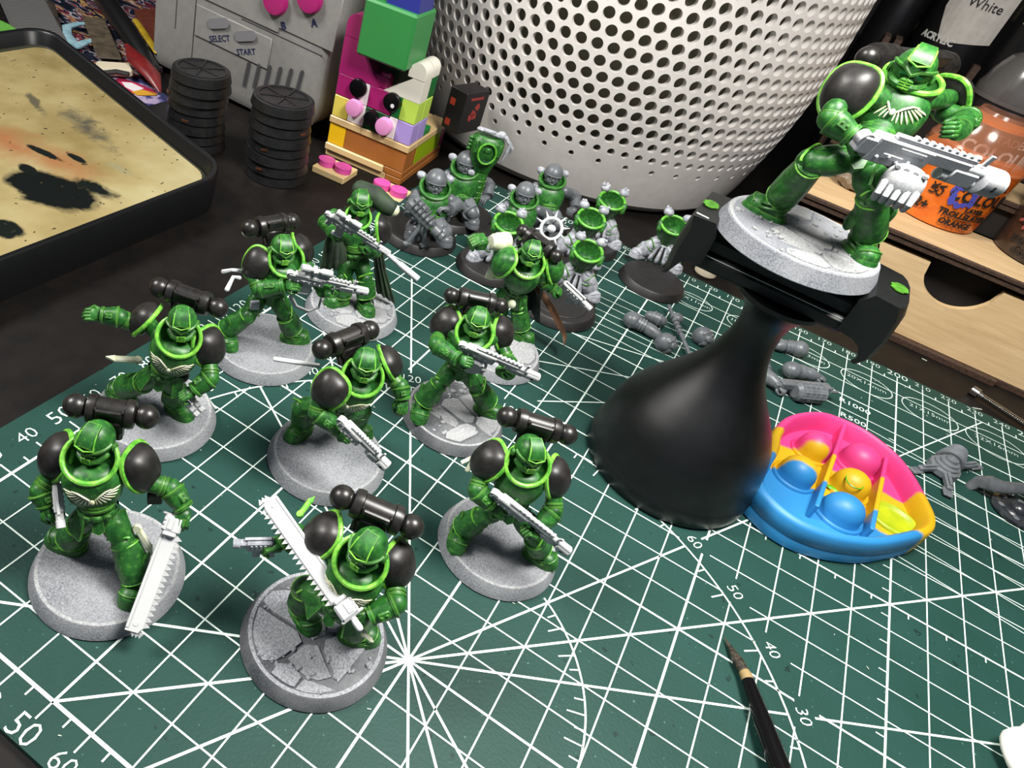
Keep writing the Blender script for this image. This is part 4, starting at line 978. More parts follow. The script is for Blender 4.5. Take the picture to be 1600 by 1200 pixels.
# --- A front left, pistol and chainsword
f=Fig('green armoured miniature holding a white chainsword down and pistol, front left corner',(20,600,.3415),(-6.31,-2.46),group=GR)
base_disc(f.root,1.6)
f.torso((358,335,3.35),(-6,60),(395,590,2.0),(383,262,3.62),(-32,38))
f.pads((190,330,3.05),(600,385,3.0)); f.pack((290,100,3.85),(612,150,3.8))
f.arm((180,370,3.0),(130,490,2.4),(160,555,2.15),(190,590,2.05)); f.arm((640,420,2.95),(725,480,2.6),(785,570,2.3),(770,640,2.15),back=(0,0,1))
f.leg(1,(510,715,1.45),(570,880,.72),(548,960,.42)); f.leg(-1,(310,640,1.35),(270,700,.7),(205,715,.4))
pistol(f.P(200,450,2.55),f.P(222,655,2.0),UPV(f.F,.6),f.root,1.05); chainsword(f.P(758,575,2.25),f.P(550,1130,.62),f.F*.5+V((0,0,1)),f.root,1.28,side=-1)
knife(f.P(570,660,1.75),f.P(645,780,1.2),f.F,f.root,1.1)
MB().box(.3,.16,.3,frame(f.P(650,520,2.3),f.F,(0,0,1)),.03).build('pouch',PADB,f.root)
# --- B front centre, chainsword across the body
f=Fig('green armoured miniature swinging a white chainsword over a cracked dark grey base',(350,740,.3165),(-1.89,-.89),group=GR)
base_disc(f.root,1.6,top=BTOPD,side=BSIDED,kind='rock',seed=3)
f.torso((682,425,3.3),(-35,60),(560,650,1.95),(712,370,3.6),(-50,55))
f.pads((470,300,3.15),(868,460,3.0)); f.pack((585,118,3.9),(925,262,3.75))
f.arm((860,520,3.0),(850,640,2.65),(715,705,2.4),(630,720,2.4),back=(.3,-1,.3)); f.arm((430,330,3.0),(360,300,2.8),(290,350,2.6),(240,355,2.6))
f.leg(-1,(400,560,1.55),(395,640,.75),(390,690,.42)); f.leg(1,(660,700,1.5),(650,760,.75),(640,800,.42))
chainsword(f.P(650,735,2.5),f.P(222,128,3.35),V((.1,-.45,.9)),f.root,1.28,side=-1); pistol(f.P(250,350,2.6),f.P(50,355,2.5),V((0,0,1)),f.root,1.1,W=SILV)
knife(f.P(375,200,3.0),f.P(445,110,3.2),V((0,0,1)),f.root,.9,W=LIM); knife(f.P(690,790,2.0),f.P(735,830,1.8),V((0,0,1)),f.root,.8)
# --- C front right, rifle
f=Fig('green armoured miniature aiming a white rifle down right beside the black painting handle',(660,620,.2751),(.28,4.1),group=GR)
base_disc(f.root,1.57)
f.torso((592,375,3.38),(0,60),(500,620,2.0),(603,318,3.66),(18,50),wings=False,studs=True)
f.pads((362,360,3.1),(772,465,3.05)); f.pack((482,115,3.88),(820,215,3.78))
f.arm((350,420,3.0),(310,530,2.5),(395,620,2.25),(450,660,2.2),back=(-.3,-.6,.7)); f.arm((770,560,2.9),(745,650,2.4),(650,760,2.0),(585,780,1.95),back=(0,0,-1))
f.leg(-1,(335,680,1.35),(235,740,.75),(205,815,.42)); f.leg(1,(640,800,1.35),(665,850,.75),(700,930,.42))
rifle(f.P(405,545,2.7),f.P(830,880,1.85),UPV(f.F,.5),f.root,1.4)
for a in ((285,345),(200,385)),((285,365),(235,455)): MB().box(.11,.3,.05,frame(f.P(*a[0],2.6),f.P(*a[1],2.4)-f.P(*a[0],2.6),(0,0,1))@T(0,.15,0),.015).build('parchment_strip',CREAM,f.root)
# --- D centre left, rifle low and fist
f=Fig('green armoured miniature with clenched left fist and pale sword scabbard on its back',(410,480,.2583),(-4.71,3.52),group=GR)
base_disc(f.root,1.6)
f.torso((605,410,3.3),(-14,60),(440,600,1.95),(622,345,3.6),(0,60))
f.pads((395,505,3.1),(778,330,3.15)); f.pack((362,255,3.85),(648,140,3.9),rs=.25)
f.arm((330,540,3.0),(330,640,2.5),(470,745,2.15),(540,810,2.0),back=(-.2,-.7,.6)); f.arm((790,420,3.0),(835,480,2.65),(850,560,2.4),(840,640,2.15),back=(.6,-.6,.3))
f.leg(-1,(240,600,1.4),(250,690,.75),(215,760,.42)); f.leg(1,(600,620,1.35),(560,690,.7),(600,760,.42))
rifle(f.P(475,690,2.7),f.P(755,965,2.05),UPV(f.F,.3),f.root,1.55,mag=False)
mb=MB(); a,b=f.P(350,355,3.0),f.P(65,312,3.1); mb.box(.13,(b-a).length,.09,frame((a+b)/2,b-a,(0,0,1)),.03); mb.build('scabbard',GUN,f.root)
# --- E back left, arm stretched out
f=Fig('green armoured miniature stretching its right fist out over the dark desk',(110,420,.2665),(-8.99,1.55),group=GR)
base_disc(f.root,1.6)
f.torso((640,390,3.4),(-20,60),(540,620,2.05),(655,318,3.68),(-5,55))
f.pads((425,285,3.2),(828,465,3.05),tl=.1); f.pack((525,110,3.9),(865,230,3.8))
f.arm((400,300,3.2),(290,285,3.2),(180,272,3.2),(100,268,3.2),back=(0,-.8,.6)); f.arm((850,540,3.0),(820,640,2.5),(725,715,2.2),(665,745,2.1),back=(0,-.2,1))
f.leg(-1,(440,665,1.6),(320,690,.85),(260,720,.42)); f.leg(1,(600,690,1.4),(620,760,.75),(640,830,.42))
knife(f.P(395,535,1.95),f.P(205,525,2.0),V((0,-.5,1)),f.root,1.25)
m=frame(f.P(700,780,1.75),f.P(790,880,1.3)-f.P(700,780,1.75),(0,-.5,1))
for i in range(3):
    for j in range(2): MB().box(.15,.14,.13,m@T(-.09+.17*j,.0+.17*i,0),.03).build('grenade',GUN if i else SILV,f.root,ang=25)
MB().ell(.2,.2,.2,Matrix.Translation(f.P(650,625,1.9))).build('pouch',PADB,f.root)
# --- F scoped rifle
f=Fig('green armoured miniature firing a white scoped rifle with a hanging sling',(330,280,.2751),(-8.75,5.83),group=GR)
base_disc(f.root,1.6)
f.torso((420,450,3.4),(18,55),(330,640,2.05),(405,400,3.66),(22,50),wings=False)
f.pads((255,490,3.15),(525,395,3.25)); f.pack((222,280,3.85),(455,240,3.85))
f.arm((250,540,3.1),(270,625,2.6),(420,605,2.9),(500,605,3.0),back=(-.2,-.8,.5)); f.arm((530,470,3.1),(610,570,2.6),(640,640,2.65),(720,655,2.65),back=(0,0,-1))
f.leg(-1,(210,770,1.45),(90,850,.8),(100,935,.42)); f.leg(1,(420,770,1.4),(460,845,.8),(520,905,.42))
rifle(f.P(440,540,3.3),f.P(885,640,2.8),UPV(f.F,.3),f.root,1.3,scope=True)
MB().tube([f.P(*q) for q in ((450,660,2.4),(480,720,2.1),(550,750,1.9),(610,730,2.0),(630,660,2.2))],.035,7,flat=2).build('rifle_sling',GUN,f.root)
MB().box(.28,.12,.3,frame(f.P(248,715,1.9),f.F,(0,0,1)),.03).build('pouch',SILV,f.root)
for a in (((165,520),(70,525)),((160,560),(90,625))): MB().tube([f.P(*a[0],2.8),f.P((a[0][0]+a[1][0])/2,a[0][1]-5,2.85),f.P(*a[1],2.7)],[.06,.05,.07],7,rnd_=True).build('cloth_tail',WHI,f.root)
# --- G cloaked sniper
f=Fig('cloaked green miniature with a long white suppressed sniper rifle, behind the scoped rifleman',(330,280,.2751),(-8.0,9.63),group=GR)
base_disc(f.root,1.6,top=BTOP,side=BSIDE,kind='rock',seed=9)
f.torso((830,215,3.35),(15,55),(810,440,2.0),(845,135,3.75),(12,52),wings=False,cs=.82)
f.pad((955,290,3.1),(f.X*.9+V((0,0,.25))+f.F*.3)); 
f.arm((700,200,3.0),(645,240,2.75),(690,300,3.0),(745,330,3.05),back=(-.4,-.7,.5)); f.arm((940,330,2.9),(930,400,2.5),(900,410,2.8),(850,405,2.85),back=(0,-.3,-1))
f.leg(1,(870,560,1.5),(880,660,.9),(882,745,.45)); f.leg(-1,(760,560,1.4),(745,650,.75),(700,700,.42))
rifle(f.P(655,200,3.75),f.P(1010,425,3.0),UPV(f.F,.4),f.root,1.2,scope=True)
MB().tube([f.P(985,412,3.05),f.P(1060,475,2.85),f.P(1075,487,2.8),f.P(1175,570,2.55)],[.075,.075,.11,.11],14).build('suppressor',GUN,f.root)
MB().tube([f.P(850,60,3.9),f.P(930,100,3.85),f.P(1010,160,3.75)],[.3,.36,.28],18,rnd_=True).build('cloaked_backpack',CLK,f.root)
MB().ell(.2,.2,.2,Matrix.Translation(f.P(1035,175,3.7))).build('backpack_vent',CREAM,f.root)
mb=MB()
def cloth(mb,rows,n=10,fold=.05,th=.04):
    """thin draped sheet between two or more polylines of equal length, with thickness"""
    vs=[]; 
    for r_,row in enumerate(rows):
        for k in range(n+1):
            t_=k/n*(len(row)-1); i=min(int(t_),len(row)-2); p=row[i].lerp(row[i+1],t_-i); vs.append(p+V((0,0,0))+V((math.sin(k*1.9)*fold,math.cos(k*2.3)*fold,0))*(r_/max(1,len(rows)-1)))
    R_=len(rows); N=n+1; fs=[]
    for r_ in range(R_-1):
        for k in range(n): fs.append((r_*N+k,r_*N+k+1,(r_+1)*N+k+1,(r_+1)*N+k))
    nv=len(vs); back=[v+V((.5,.8,0)).normalized()*th for v in vs]
    fs2=[tuple(i+nv for i in f_[::-1]) for f_ in fs]; rim=[]
    for k in range(n): rim+=[(k,k+nv,k+1+nv,k+1),((R_-1)*N+k,(R_-1)*N+k+1,(R_-1)*N+k+1+nv,(R_-1)*N+k+nv)]
    for r_ in range(R_-1): rim+=[(r_*N,(r_+1)*N,(r_+1)*N+nv,r_*N+nv),(r_*N+n,r_*N+n+nv,(r_+1)*N+n+nv,(r_+1)*N+n)]
    mb.add(vs+back,fs+fs2+rim)
cloth(mb,[[f.P(700,190,3.3),f.P(760,150,3.5),f.P(790,180,3.45)],[f.P(640,360,2.6),f.P(700,330,2.7),f.P(760,330,2.7)],[f.P(610,520,1.5),f.P(690,510,1.6),f.P(780,520,1.7)]],12,.06)
cloth(mb,[[f.P(900,330,2.6),f.P(960,330,2.7)],[f.P(920,480,1.7),f.P(990,520,1.6)],[f.P(930,640,.75),f.P(1045,705,.55)]],10,.07)
mb.build('cloak',CLK,f.root,ang=60)
# --- H centre back, drum rifle on flagstones
f=Fig('green armoured miniature with a white drum-magazine rifle on a cracked flagstone base',(620,430,.2417),(-2.84,7.49),group=GR)
base_disc(f.root,1.56,top=BTOP,side=BSIDED,kind='rock',seed=5)
f.torso((500,365,3.42),(-5,55),(415,590,2.05),(517,300,3.7),(-8,50),wings=False)
f.pads((298,310,3.15),(692,375,3.1)); f.pack((355,132,3.9),(668,198,3.85),rs=.225)
f.arm((270,400,3.1),(255,450,2.95),(400,545,2.95),(470,565,2.95),back=(-.3,-.8,.5)); f.arm((700,470,3.0),(720,560,2.5),(720,640,2.55),(640,645,2.6),back=(0,-.4,-1))
f.leg(-1,(275,700,1.45),(175,810,.8),(150,900,.44)); f.leg(1,(520,720,1.4),(585,815,.8),(630,890,.44))
rifle(f.P(415,455,3.25),f.P(915,665,2.85),UPV(f.F,.4),f.root,1.4,drum=True)
# --- I cape and halo captain
f=Fig('green caped miniature with white halo spikes, raised power fist and white pistol',(690,320,.2334),(-3.26,11.47),group=GR)
base_disc(f.root,1.6,top=BTOP,side=BSIDE,kind='rock',seed=12)
f.torso((580,385,3.42),(-5,55),(480,590,2.05),(598,325,3.78),(5,55),wings=False)
f.pad((425,390,3.2),(-f.X*.8+V((0,0,.3))+f.F*.4),P=GRN); f.pad((735,430,3.2),(f.X*.8+V((0,0,.5))+f.F*.2),P=GRN)
f.pack((545,175,3.95),(765,345,3.8),rs=.22)
f.arm((680,460,3.1),(690,510,2.8),(745,560,2.6),(800,590,2.5),back=(.3,-.3,.9)); pistol(f.P(800,530,2.65),f.P(985,705,2.2),V((.3,-.2,1)),f.root,1.35)
mb=MB(); p=f.P(210,250,3.55); q=f.P(400,240,3.6); ax=(q-p).normalized(); m=frame(p+ax*.35,-ax,(0,-.3,1)); mb.box(.5,.42,.42,m@T(0,.1,0),.08)
for k in range(4): mb.tube([(-.18+.12*k,.28,.12),(-.18+.12*k,.42,.02),(-.18+.12*k,.38,-.16)],[.07,.068,.06],9,m,rnd_=True)
mb.tube([(.26,.05,-.05),(.32,.22,-.12),(.22,.32,-.18)],[.07,.065,.055],9,m,rnd_=True); mb.build('power_fist',GRN,f.root)
mb=MB(); m=zframe(f.P(330,250,3.5),ax); mb.lathe([(.2,0),(.24,.05),(.30,.25),(.30,.62),(.26,.66)],m,n=20); mb.build('gauntlet_cuff',CREAM,f.root)
mb=MB()
for k in range(5): mb.lathe([(.245+.012*k,.08+.11*k),(.275+.01*k,.10+.11*k),(.245+.012*k,.13+.11*k)],m,n=20,cap=False)
mb.build('cuff_scale',CREAM,f.root)
MB().tube([f.P(390,270,3.3),f.P(380,330,2.9),f.P(440,400,2.9)],[.2,.2,.2],14,rnd_=True).build('upper_arm',GRN,f.root)
c=f.P(735,160,4.0); hm=frame(c,-f.F+V((0,0,.1)),V((0,0,1)))@R(PI/2,'X')@R(0,'Z'); hm=zframe(c,f.F+V((0,0,.5)),f.X)
mb=MB(); mb.tube([hm@V((.34*math.cos(a),.34*math.sin(a),0)) for a in [2*PI*k/24 for k in range(24)]],.055,8,closed=True); mb.ell(.13,.15,.12,hm,14,10); mb.build('iron_halo',WHI,f.root)
for k in range(10):
    a=2*PI*k/10; MB().tube([hm@V((r_*math.cos(a),r_*math.sin(a),0)) for r_ in (.36,.60)],[.05,.008],6).build('halo_spike',WHI,f.root)
mb=MB()
for r_ in range(3):
    for k in range(13-r_*2):
        a=-1.05+2.1*k/(12-r_*2); p=f.C-f.U*(.30+.09*r_)*1+f.F*(.44-.02*r_)*math.cos(a)+f.X*.52*math.sin(a)+f.U*(.08*abs(math.sin(a))); mb.tube([p,p-f.U*.1+f.F*.02],[.034,.022],6,rnd_=True)
mb.build('feather_garland',CREAM,f.root,kind='stuff')
f.leg(1,(515,690,1.5),(535,815,.8),(565,895,.44)); f.leg(-1,(400,650,1.45),(370,720,.8),(340,780,.44))
mb=MB(); cloth(mb,[[f.P(420,440,3.0),f.P(560,300,3.3),f.P(700,460,3.0)],[f.P(470,600,1.9),f.P(600,500,2.0),f.P(650,640,1.8)],[f.P(500,800,.5),f.P(600,700,.5),f.P(640,790,.45)]],14,.06); mb.build('cape',CLKG,f.root,ang=60)
pts=[(600,540,2.4),(660,580,2.1),(740,700,1.5),(790,800,1.1),(825,880,.75),(820,945,.6)]
mb=MB(); mb.tube([f.P(*q) for q in pts],[.05,.12,.16,.15,.11,.02],8,flat=.28,up=(1,.3,0)); mb.build('cape_tail',BRN,f.root)
MB().ell(.14,.1,.16,Matrix.Translation(f.P(470,665,1.85))).build('skull_buckle',CREAM,f.root)
mb=MB(); mb.box(.3,.1,.45,frame(f.P(330,460,2.5),f.F,(0,0,1)),.04); mb.build('parchment_strip',CREAM,f.root)
# --- Z heavy miniature clamped on the painting handle
f=Fig('large green armoured miniature with silver-white heavy rifle clamped on the black painting handle',(1060,50,.4249),(2.8,11.0),1.22,group=GR,z0=7.5)
ZF=f
base_disc(f.root,2.02,.42,top=BTOPW,side=BSIDEW,kind='rock',seed=21)
f.torso((850,190,3.95),(-22,60),(665,470,2.45),(858,148,4.2),(-18,50),lean=.8,pitch=.0,cs=1.0)
f.pads((620,215,3.6),(1010,240,3.45)); f.pack((695,95,4.0),(995,125,3.85),vent=False,rs=.22)
f.arm((590,270,3.55),(560,320,3.1),(640,385,2.95),(710,420,2.9),back=(-.3,-.8,.5)); f.arm((1030,270,3.5),(1060,320,3.2),(1030,360,3.2),(950,360,3.3),back=(.2,-.9,.3))
f.leg(-1,(495,480,2.15),(385,600,1.0),(290,645,.46)); f.leg(1,(715,600,1.9),(700,735,.95),(680,830,.46))
rifle(f.P(665,400,3.1),f.P(1165,560,2.65),UPV(f.F,.3),f.root,2.1,heavy=True,mag=False,name='heavy_rifle')
mb=MB(); m=frame(f.P(820,560,2.5),f.F,(0,0,1)); mb.ell(.42,.36,.40,m,20,12,.8)
for k in range(5): mb.tube([m@V((-.32+.16*k,.28,-.02)),m@V((-.32+.16*k,.36,-.22)),m@V((-.30+.15*k,.22,-.38))],.075,8,rnd_=True)
for k in range(4): mb.box(.12,.1,.1,m@T(-.27+.18*k,.2,.34),.02)
mb.build('drum_magazine',GUN,f.root,ang=40)
MB().tube([f.P(900,430,3.1),f.P(930,437,3.08)],.1,12).build('ejection_port',SILV,f.root)
# ================================================================ black painting handle with clamp
HB=M('handle_black','0a0b0c','0e0f10',scale=3,rough=.30,spec=.45,bump=.8,bscale=110,bdist=.005); HB2=M('handle_dark','090b0b','0e1010',scale=4,rough=.45)
hx,hy=3.19,10.7
root=thing('painting_handle','black bell-shaped painting handle with spring clamp holding the large miniature','painting handle',(hx,hy,0)); HR=root
MB().lathe([(2.3,0),(2.52,.04),(2.55,.12),(2.55,.52),(2.52,.58),(2.50,.62),(2.47,1.0),(2.38,1.5),(2.22,2.0),(1.93,2.5),(1.58,3.0),(1.22,3.5),(.92,4.0),(.72,4.5),(.61,5.0),(.58,5.4),(.64,5.8),(.84,6.1),(1.1,6.3),(1.1,6.42)],n=72).build('grip',HB,root,ang=50)
pa=at(1085,350,7.5); pb=at(1425,505,7.5); D=(pb-pa); D.z=0; HL=D.length; D.normalize(); cy=D.cross(V((0,0,1))); cm=Matrix((D,-cy,(0,0,1))).transposed().to_4x4()
mid=(pa+pb)/2; off=V((mid.x-hx,mid.y-hy,0)); off=V((2.8-hx,11.0-hy,0))*.9; cm.translation=off
mb=MB(); mb.box(3.9,1.9,.42,cm@T(0,0,6.60),.1); mb.build('lower_bar',HB2,root,flat=True)
mb=MB(); mb.box(4.3,1.5,.38,cm@T(0,0,7.0),.06); mb.box(1.3,1.0,.3,cm@T(.9,0,7.32),.05); mb.box(1.3,1.0,.3,cm@T(-.9,0,7.32),.05); mb.build('upper_bar',HB2,root,flat=True)
PG=M('paint_blob','2f5e14','47801e',scale=6,rough=.5)
for sx in (-1,1):
    # jaw: side profile (x out, z up) extruded across, with outward curled lower lip and hook over the base rim
    prof=[(1.72,6.55),(2.35,6.5),(2.65,6.38),(2.85,6.15),(3.0,5.98),(3.2,5.95),(3.38,6.15),(3.44,6.7),(3.36,7.3),(3.18,7.62),(2.05,7.66),(1.72,7.35)]
    prof=[(1.72+(x-1.72)*(.50 if sx<0 else .66),z) for x,z in prof]; w=1.05; mb=MB(); N=len(prof); secs=[(-w,.0),(-w*.8,.10),(-.45,.16),(.45,.16),(w*.8,.10),(w,0)]
    vs=[(sx*(x-(.16-dx)*(1.2 if x>2.5 else 0)),y,z) for y,dx in secs for x,z in prof]; fs=[]
    for j in range(len(secs)-1):
        for k in range(N): fs.append((j*N+k,j*N+(k+1)%N,(j+1)*N+(k+1)%N,(j+1)*N+k))
    fs+= [tuple(range(N)),tuple((len(secs)-1)*N+k for k in range(N))[::-1]]
    mb.add(vs,fs,cm); j=mb.build('clamp_jaw',HB2,root,ang=28)
    MB().prism([(.20*math.cos(2*PI*k/16)*(1+.15*math.sin(3*k)),.26*math.sin(2*PI*k/16)) for k in range(16)],.02,cm@T(sx*(2.26 if sx<0 else 2.42),0,7.66)).build('paint_stain',PG,j,flat=True,label='patch of lime green paint')
mb=MB(); mb.tube([cm@V((-2.1,-.95,7.66)),cm@V((-2.42,-.92,7.66))],.018,6); mb.tube([cm@V((-1.7,-.98,6.81)),cm@V((1.7,-.98,6.81))],.008,5); mb.build('worn_edge',M('worn','c9cfc9',rough=.7),root)
# ================================================================ pop fidget toy (pink, yellow, blue silicone)
def poptoy():
    z1=1.0
    outer=[(1184,742),(1190,722),(1203,703),(1209,690),(1212,672),(1222,656),(1238,645),(1262,640),(1290,641),(1322,652),(1352,667),(1382,688),(1408,712),(1430,742),(1447,772),(1460,800),(1461,816),(1452,826),(1436,832),(1410,838),(1375,843),(1335,840),(1300,833),(1260,819),(1228,800),(1202,777),(1188,760)]
    pts=[at(x,y+4,z1) for x,y in outer]; c=sum(pts,V((0,0,0)))/len(pts); c.z=0
    P=[V((p.x-c.x,p.y-c.y,0)) for p in pts]
    # Catmull-Rom smoothing
    Q=[]; n=len(P)
    for i in range(n):
        p0,p1,p2,p3=P[i-1],P[i],P[(i+1)%n],P[(i+2)%n]
        for t in (0,.25,.5,.75): Q.append(.5*((2*p1)+(p2-p0)*t+(2*p0-5*p1+4*p2-p3)*t*t+(3*p1-p0-3*p2+p3)*t*t*t))
    N=len(Q); nr=[]
    for i in range(N):
        t=(Q[(i+1)%N]-Q[i-1]).normalized(); nr.append(V((t.y,-t.x,0)))
    if sum((Q[i].dot(nr[i]) for i in range(N)))<0: nr=[-v for v in nr]
    t=NT('pop_silicone'); sp=t.new('ShaderNodeSeparateXYZ'); t.link(t.co(),sp.inputs[0])
    # colour bands across the toy: line fits of the pink/yellow and yellow/blue joins
    a1=at(1208,672,.9)-c; b1=at(1325,712,.8)-c; b1b=at(1440,782,.9)-c; a2=at(1208,709,.9)-c; b2=at(1350,800,.6)-c; b2b=at(1436,834,.9)-c
    def side(p,q,r_):   # signed distance node value with noise and a soft kink
        d=(q-p); d.z=0; d.normalize(); nn=V((-d.y,d.x,0)); x=t.new('ShaderNodeMath',operation='MULTIPLY_ADD'); t.link(sp.outputs[0],x.inputs[0]); x.inputs[1].default_value=nn.x; x.inputs[2].default_value=-p.dot(nn)
        y=t.new('ShaderNodeMath',operation='MULTIPLY_ADD'); t.link(sp.outputs[1],y.inputs[0]); y.inputs[1].default_value=nn.y; t.link(x.outputs[0],y.inputs[2])
        w=t.new('ShaderNodeMath',operation='MULTIPLY_ADD'); t.link(t.noise(.9,2),w.inputs[0]); w.inputs[1].default_value=r_; t.link(y.outputs[0],w.inputs[2]); return w.outputs[0]
    s1=side(a1,b1b,.5); s2=side(a2,b2b,.5)
    k1=t.ramp(s1,[(.38,0.0),(.50,1.0)]); k2=t.ramp(s2,[(.14,1.0),(.27,0.0)])
    cc=t.mix(k1,'c9a010','cf3a7c'); cc=t.mix(k2,cc,'277ab2'); t.color(cc); t.b.inputs['Roughness'].default_value=.5; t.b.inputs['Subsurface Weight'].default_value=.15; t.b.inputs['Subsurface Radius'].default_value=(.004,.003,.003); t.b.inputs['Subsurface Scale'].default_value=.5
    root=thing('pop_fidget_toy','pink, yellow and blue silicone pop fidget toy used as a paint dish','fidget toy',(c.x,c.y,0))
    prof=[(-.02,0.0),(.06,.05),(.08,.4),(.06,.44),(.09,.48),(.06,.9),(0,z1),(-.13,z1+.03),(-.22,z1-.06),(-.26,.55),(-.30,.42)]
    vs=[];fs=[]
    for dx,z in prof: vs+=[tuple(Q[i]+nr[i]*dx+V((0,0,z))) for i in range(N)]
    for j in range(len(prof)-1):
        for i in range(N): k=(i+1)%N; fs.append((j*N+i,j*N+k,(j+1)*N+k,(j+1)*N+i))
    o=(len(prof)-1)*N; fs.append(tuple(o+i for i in range(N))); fs.append(tuple(range(N))[::-1])
    MB().add(vs,fs).build('tray_body',t.m,root,ang=50)
    lm=M('yellow_green','8fa410','aab514',scale=2,rough=.45)
    def pop(px,py,rx,ry,ang,conc=False,mat=None):
        p=at(px,py,.55)-c; m=Matrix.Translation(V((p.x,p.y,.42)))@R(ang)
        h=.5*min(rx,ry)
        if conc: pr=[(1.0,0),(1.0,.07),(.92,.12),(.82,.10),(.78,.04),(.6,-.02+.03),(.3,.02),(.001,.015)]
        else: pr=[(1.22,.0),(1.2,.10),(1.12,.13),(1.02,.06),(.98,.12),(.97,.34),(.88,.58),(.70,.76),(.45,.87),(.2,.92),(.001,.93)]
        MB().lathe(pr,m@S(rx,ry,1.0 if conc else .85),n=32,cap=False).build('popper',mat or t.m,root,ang=60)
    for q in ((1268,703,.52,.5,0),(1243,742,.56,.54,0),(1340,723,.6,.56,0),(1325,762,.56,.52,0),(1312,802,.62,.56,0)): pop(*q)
    pop(1398,808,.78,.66,0,True,lm)
    mb=MB()
    for (x0,y0,x1,y1) in ((1320,664,1276,792),(1385,715,1362,828)):
        a=at(x0,y0,.9)-c; b=at(x1,y1,.9)-c; d=b-a; d.z=0; L=d.length; mb.box(.13,L,.55,frame(V(((a.x+b.x)/2,(a.y+b.y)/2,.68)),d),.03)
    mb.build('divider',t.m,root,flat=True,kind='stuff')
    GP=M('green_paint_mix','3f8f12','6cb81c',scale=5,rough=.4); mb=MB()
    p=at(1336,752,1.05)-c; mb.tube([(p.x+.26*math.cos(a),p.y+.30*math.sin(a),1.03) for a in [2*PI*k/20 for k in range(20)]],.022,5,closed=True)
    for k in range(4): q=at(1300+8*k,760+5*k,.55)-c; mb.ell(.14,.10,.04,T(q.x,q.y,.50+.02*k),10,6)
    mb.build('wet_paint',GP,root)
poptoy()
# ================================================================ brush
a=at(1132,996,.07); b=at(1166,1056,.22); e=at(1224,1215,.40); d=(e-b).normalized(); root=thing('paint_brush','fine pointed paint brush with glossy black handle at the bottom edge','brush',(b.x,b.y,b.z))
MB().tube([a-b,(a-b)*.72+V((.0,0,.0)),(a-b)*.35,V((0,0,0))+(a-b)*.0],[.008,.06,.13,.12],14).build('bristles',M('bristle','1c1712','3f382c',scale=12,rough=.45,contrast=(.4,.6)),root)
MB().tube([(a-b)*.10,V((0,0,0)),d*.2],[.124,.138,.14],18).build('ferrule_lip',M('tan_lip','8f7a52',rough=.5),root)
MB().tube([d*.12,d*1.0,d*1.1,d*2.2],[.142,.185,.195,.23],20).build('ferrule',M('ferrule_black','1b1a1b',rough=.18,metal=.6),root)
MB().tube([d*2.1,d*3.4,d*5.5,d*9],[.22,.30,.27,.15],20,rnd_=True).build('brush_handle',M('handle_gloss','120f10',rough=.12,coat=.6),root)
# ================================================================ tissue
mb=MB(); mb.ell(1.5,1.3,.5,T(0,0,.42),44,22)
for i,v in enumerate(mb.v): n_=noise.noise(V(v)*1.7)*.35+noise.noise(V(v)*4)*.1; mb.v[i]=(v[0]*(1+n_*.3),v[1]*(1+n_*.3),max(.0,v[2]*(1+n_)))
p=at(1652,1238,0); o=mb.build('crumpled_tissue',M('tissue','d9d8cf',rough=.95),None,ang=180,loc=(p.x,p.y,.012)); tag(o,'crumpled white paper tissue at the bottom right corner','tissue')
# ================================================================ loose grey plastic parts on the mat
def arm_bit(label,px,kind='arm'):
    """loose moulded arm: shoulder ball, sleeve, fist, from three pixels"""
    a,b,c=[at(x,y,z) for x,y,z in px]; o=V((b.x,b.y,0)); root=thing('model_piece',label,'model part',o); A,B,C=a-o,b-o,c-o
    MB().ell(.35,.35,.32,Matrix.Translation(A),18,12).build('shoulder',GREY,root)
    mb=MB(); mb.tube([A,A.lerp(B,.6),B],[.25,.25,.22],14,rnd_=True)
    for f in (.35,.55,.75): mb.tube([A.lerp(B,f),A.lerp(B,f+.08)],[.28,.28],14)
    mb.build('upper_arm',GREY,root); mb=MB(); mb.tube([B,B.lerp(C,.5),C],[.24,.26,.18],14,rnd_=True); mb.build('forearm',GREY,root)
    mb=MB(); hand(mb,frame(C,C-B,(0,0,1)),1.1); mb.build('hand',GREY,root,ang=45); return root
arm_bit('loose grey moulded arm with a large round shoulder, leftmost of the loose parts',((988,500,.3),(1010,512,.25),(1028,524,.2)))
def head_bit(label,px,look):
    c=at(*px); o=V((c.x,c.y,0)); root=thing('model_piece',label,'model part',o); f=at(px[0]+look[0],px[1]+look[1],px[2])-c; helmet(frame((0,0,c.z),f+V((0,0,.5)),(0,0,1)),root,1.2,GREY,GREY,False,True); return root
head_bit('loose grey hooded head lying behind the crossed rod',(1098,526,.3),(10,8)); head_bit('loose grey bald head lying left of the crossed rod',(1040,536,.3),(14,8))
a,b=at(1045,478,.35),at(1082,564,.2); o=V((a.x,a.y,0)); root=thing('model_piece','thin grey plastic rod with ribbed grip lying across the loose parts','model part',o)
MB().tube([a-o,(a-o).lerp(b-o,.45),b-o],[.07,.08,.075],10,rnd_=True).build('rod',GREY,root); mb=MB()
for k in range(5): mb.tube([(a-o).lerp(b-o,.2+.07*k),(a-o).lerp(b-o,.24+.07*k)],[.12,.12],12)
mb.build('ribbed_grip',GREY,root); MB().ell(.26,.24,.2,Matrix.Translation(at(1058,497,.3)-o)).build('clasp',GREY,root)
c=at(1026,496,.35); o=V((c.x,c.y,0)); root=thing('loose_pouch','loose grey rounded pouch part beside the crossed rod','model part',o); MB().tube([(-.25,0,.28),(0,0,.3),(.25,.05,.28)],[.2,.25,.2],14,rnd_=True).build('pouch_body',GREY,root); mb=MB(); [mb.tube([(x,0,.29),(x+.05,0,.29)],[.27,.27],14) for x in (-.15,.1)]; mb.build('strap',GREY,root)
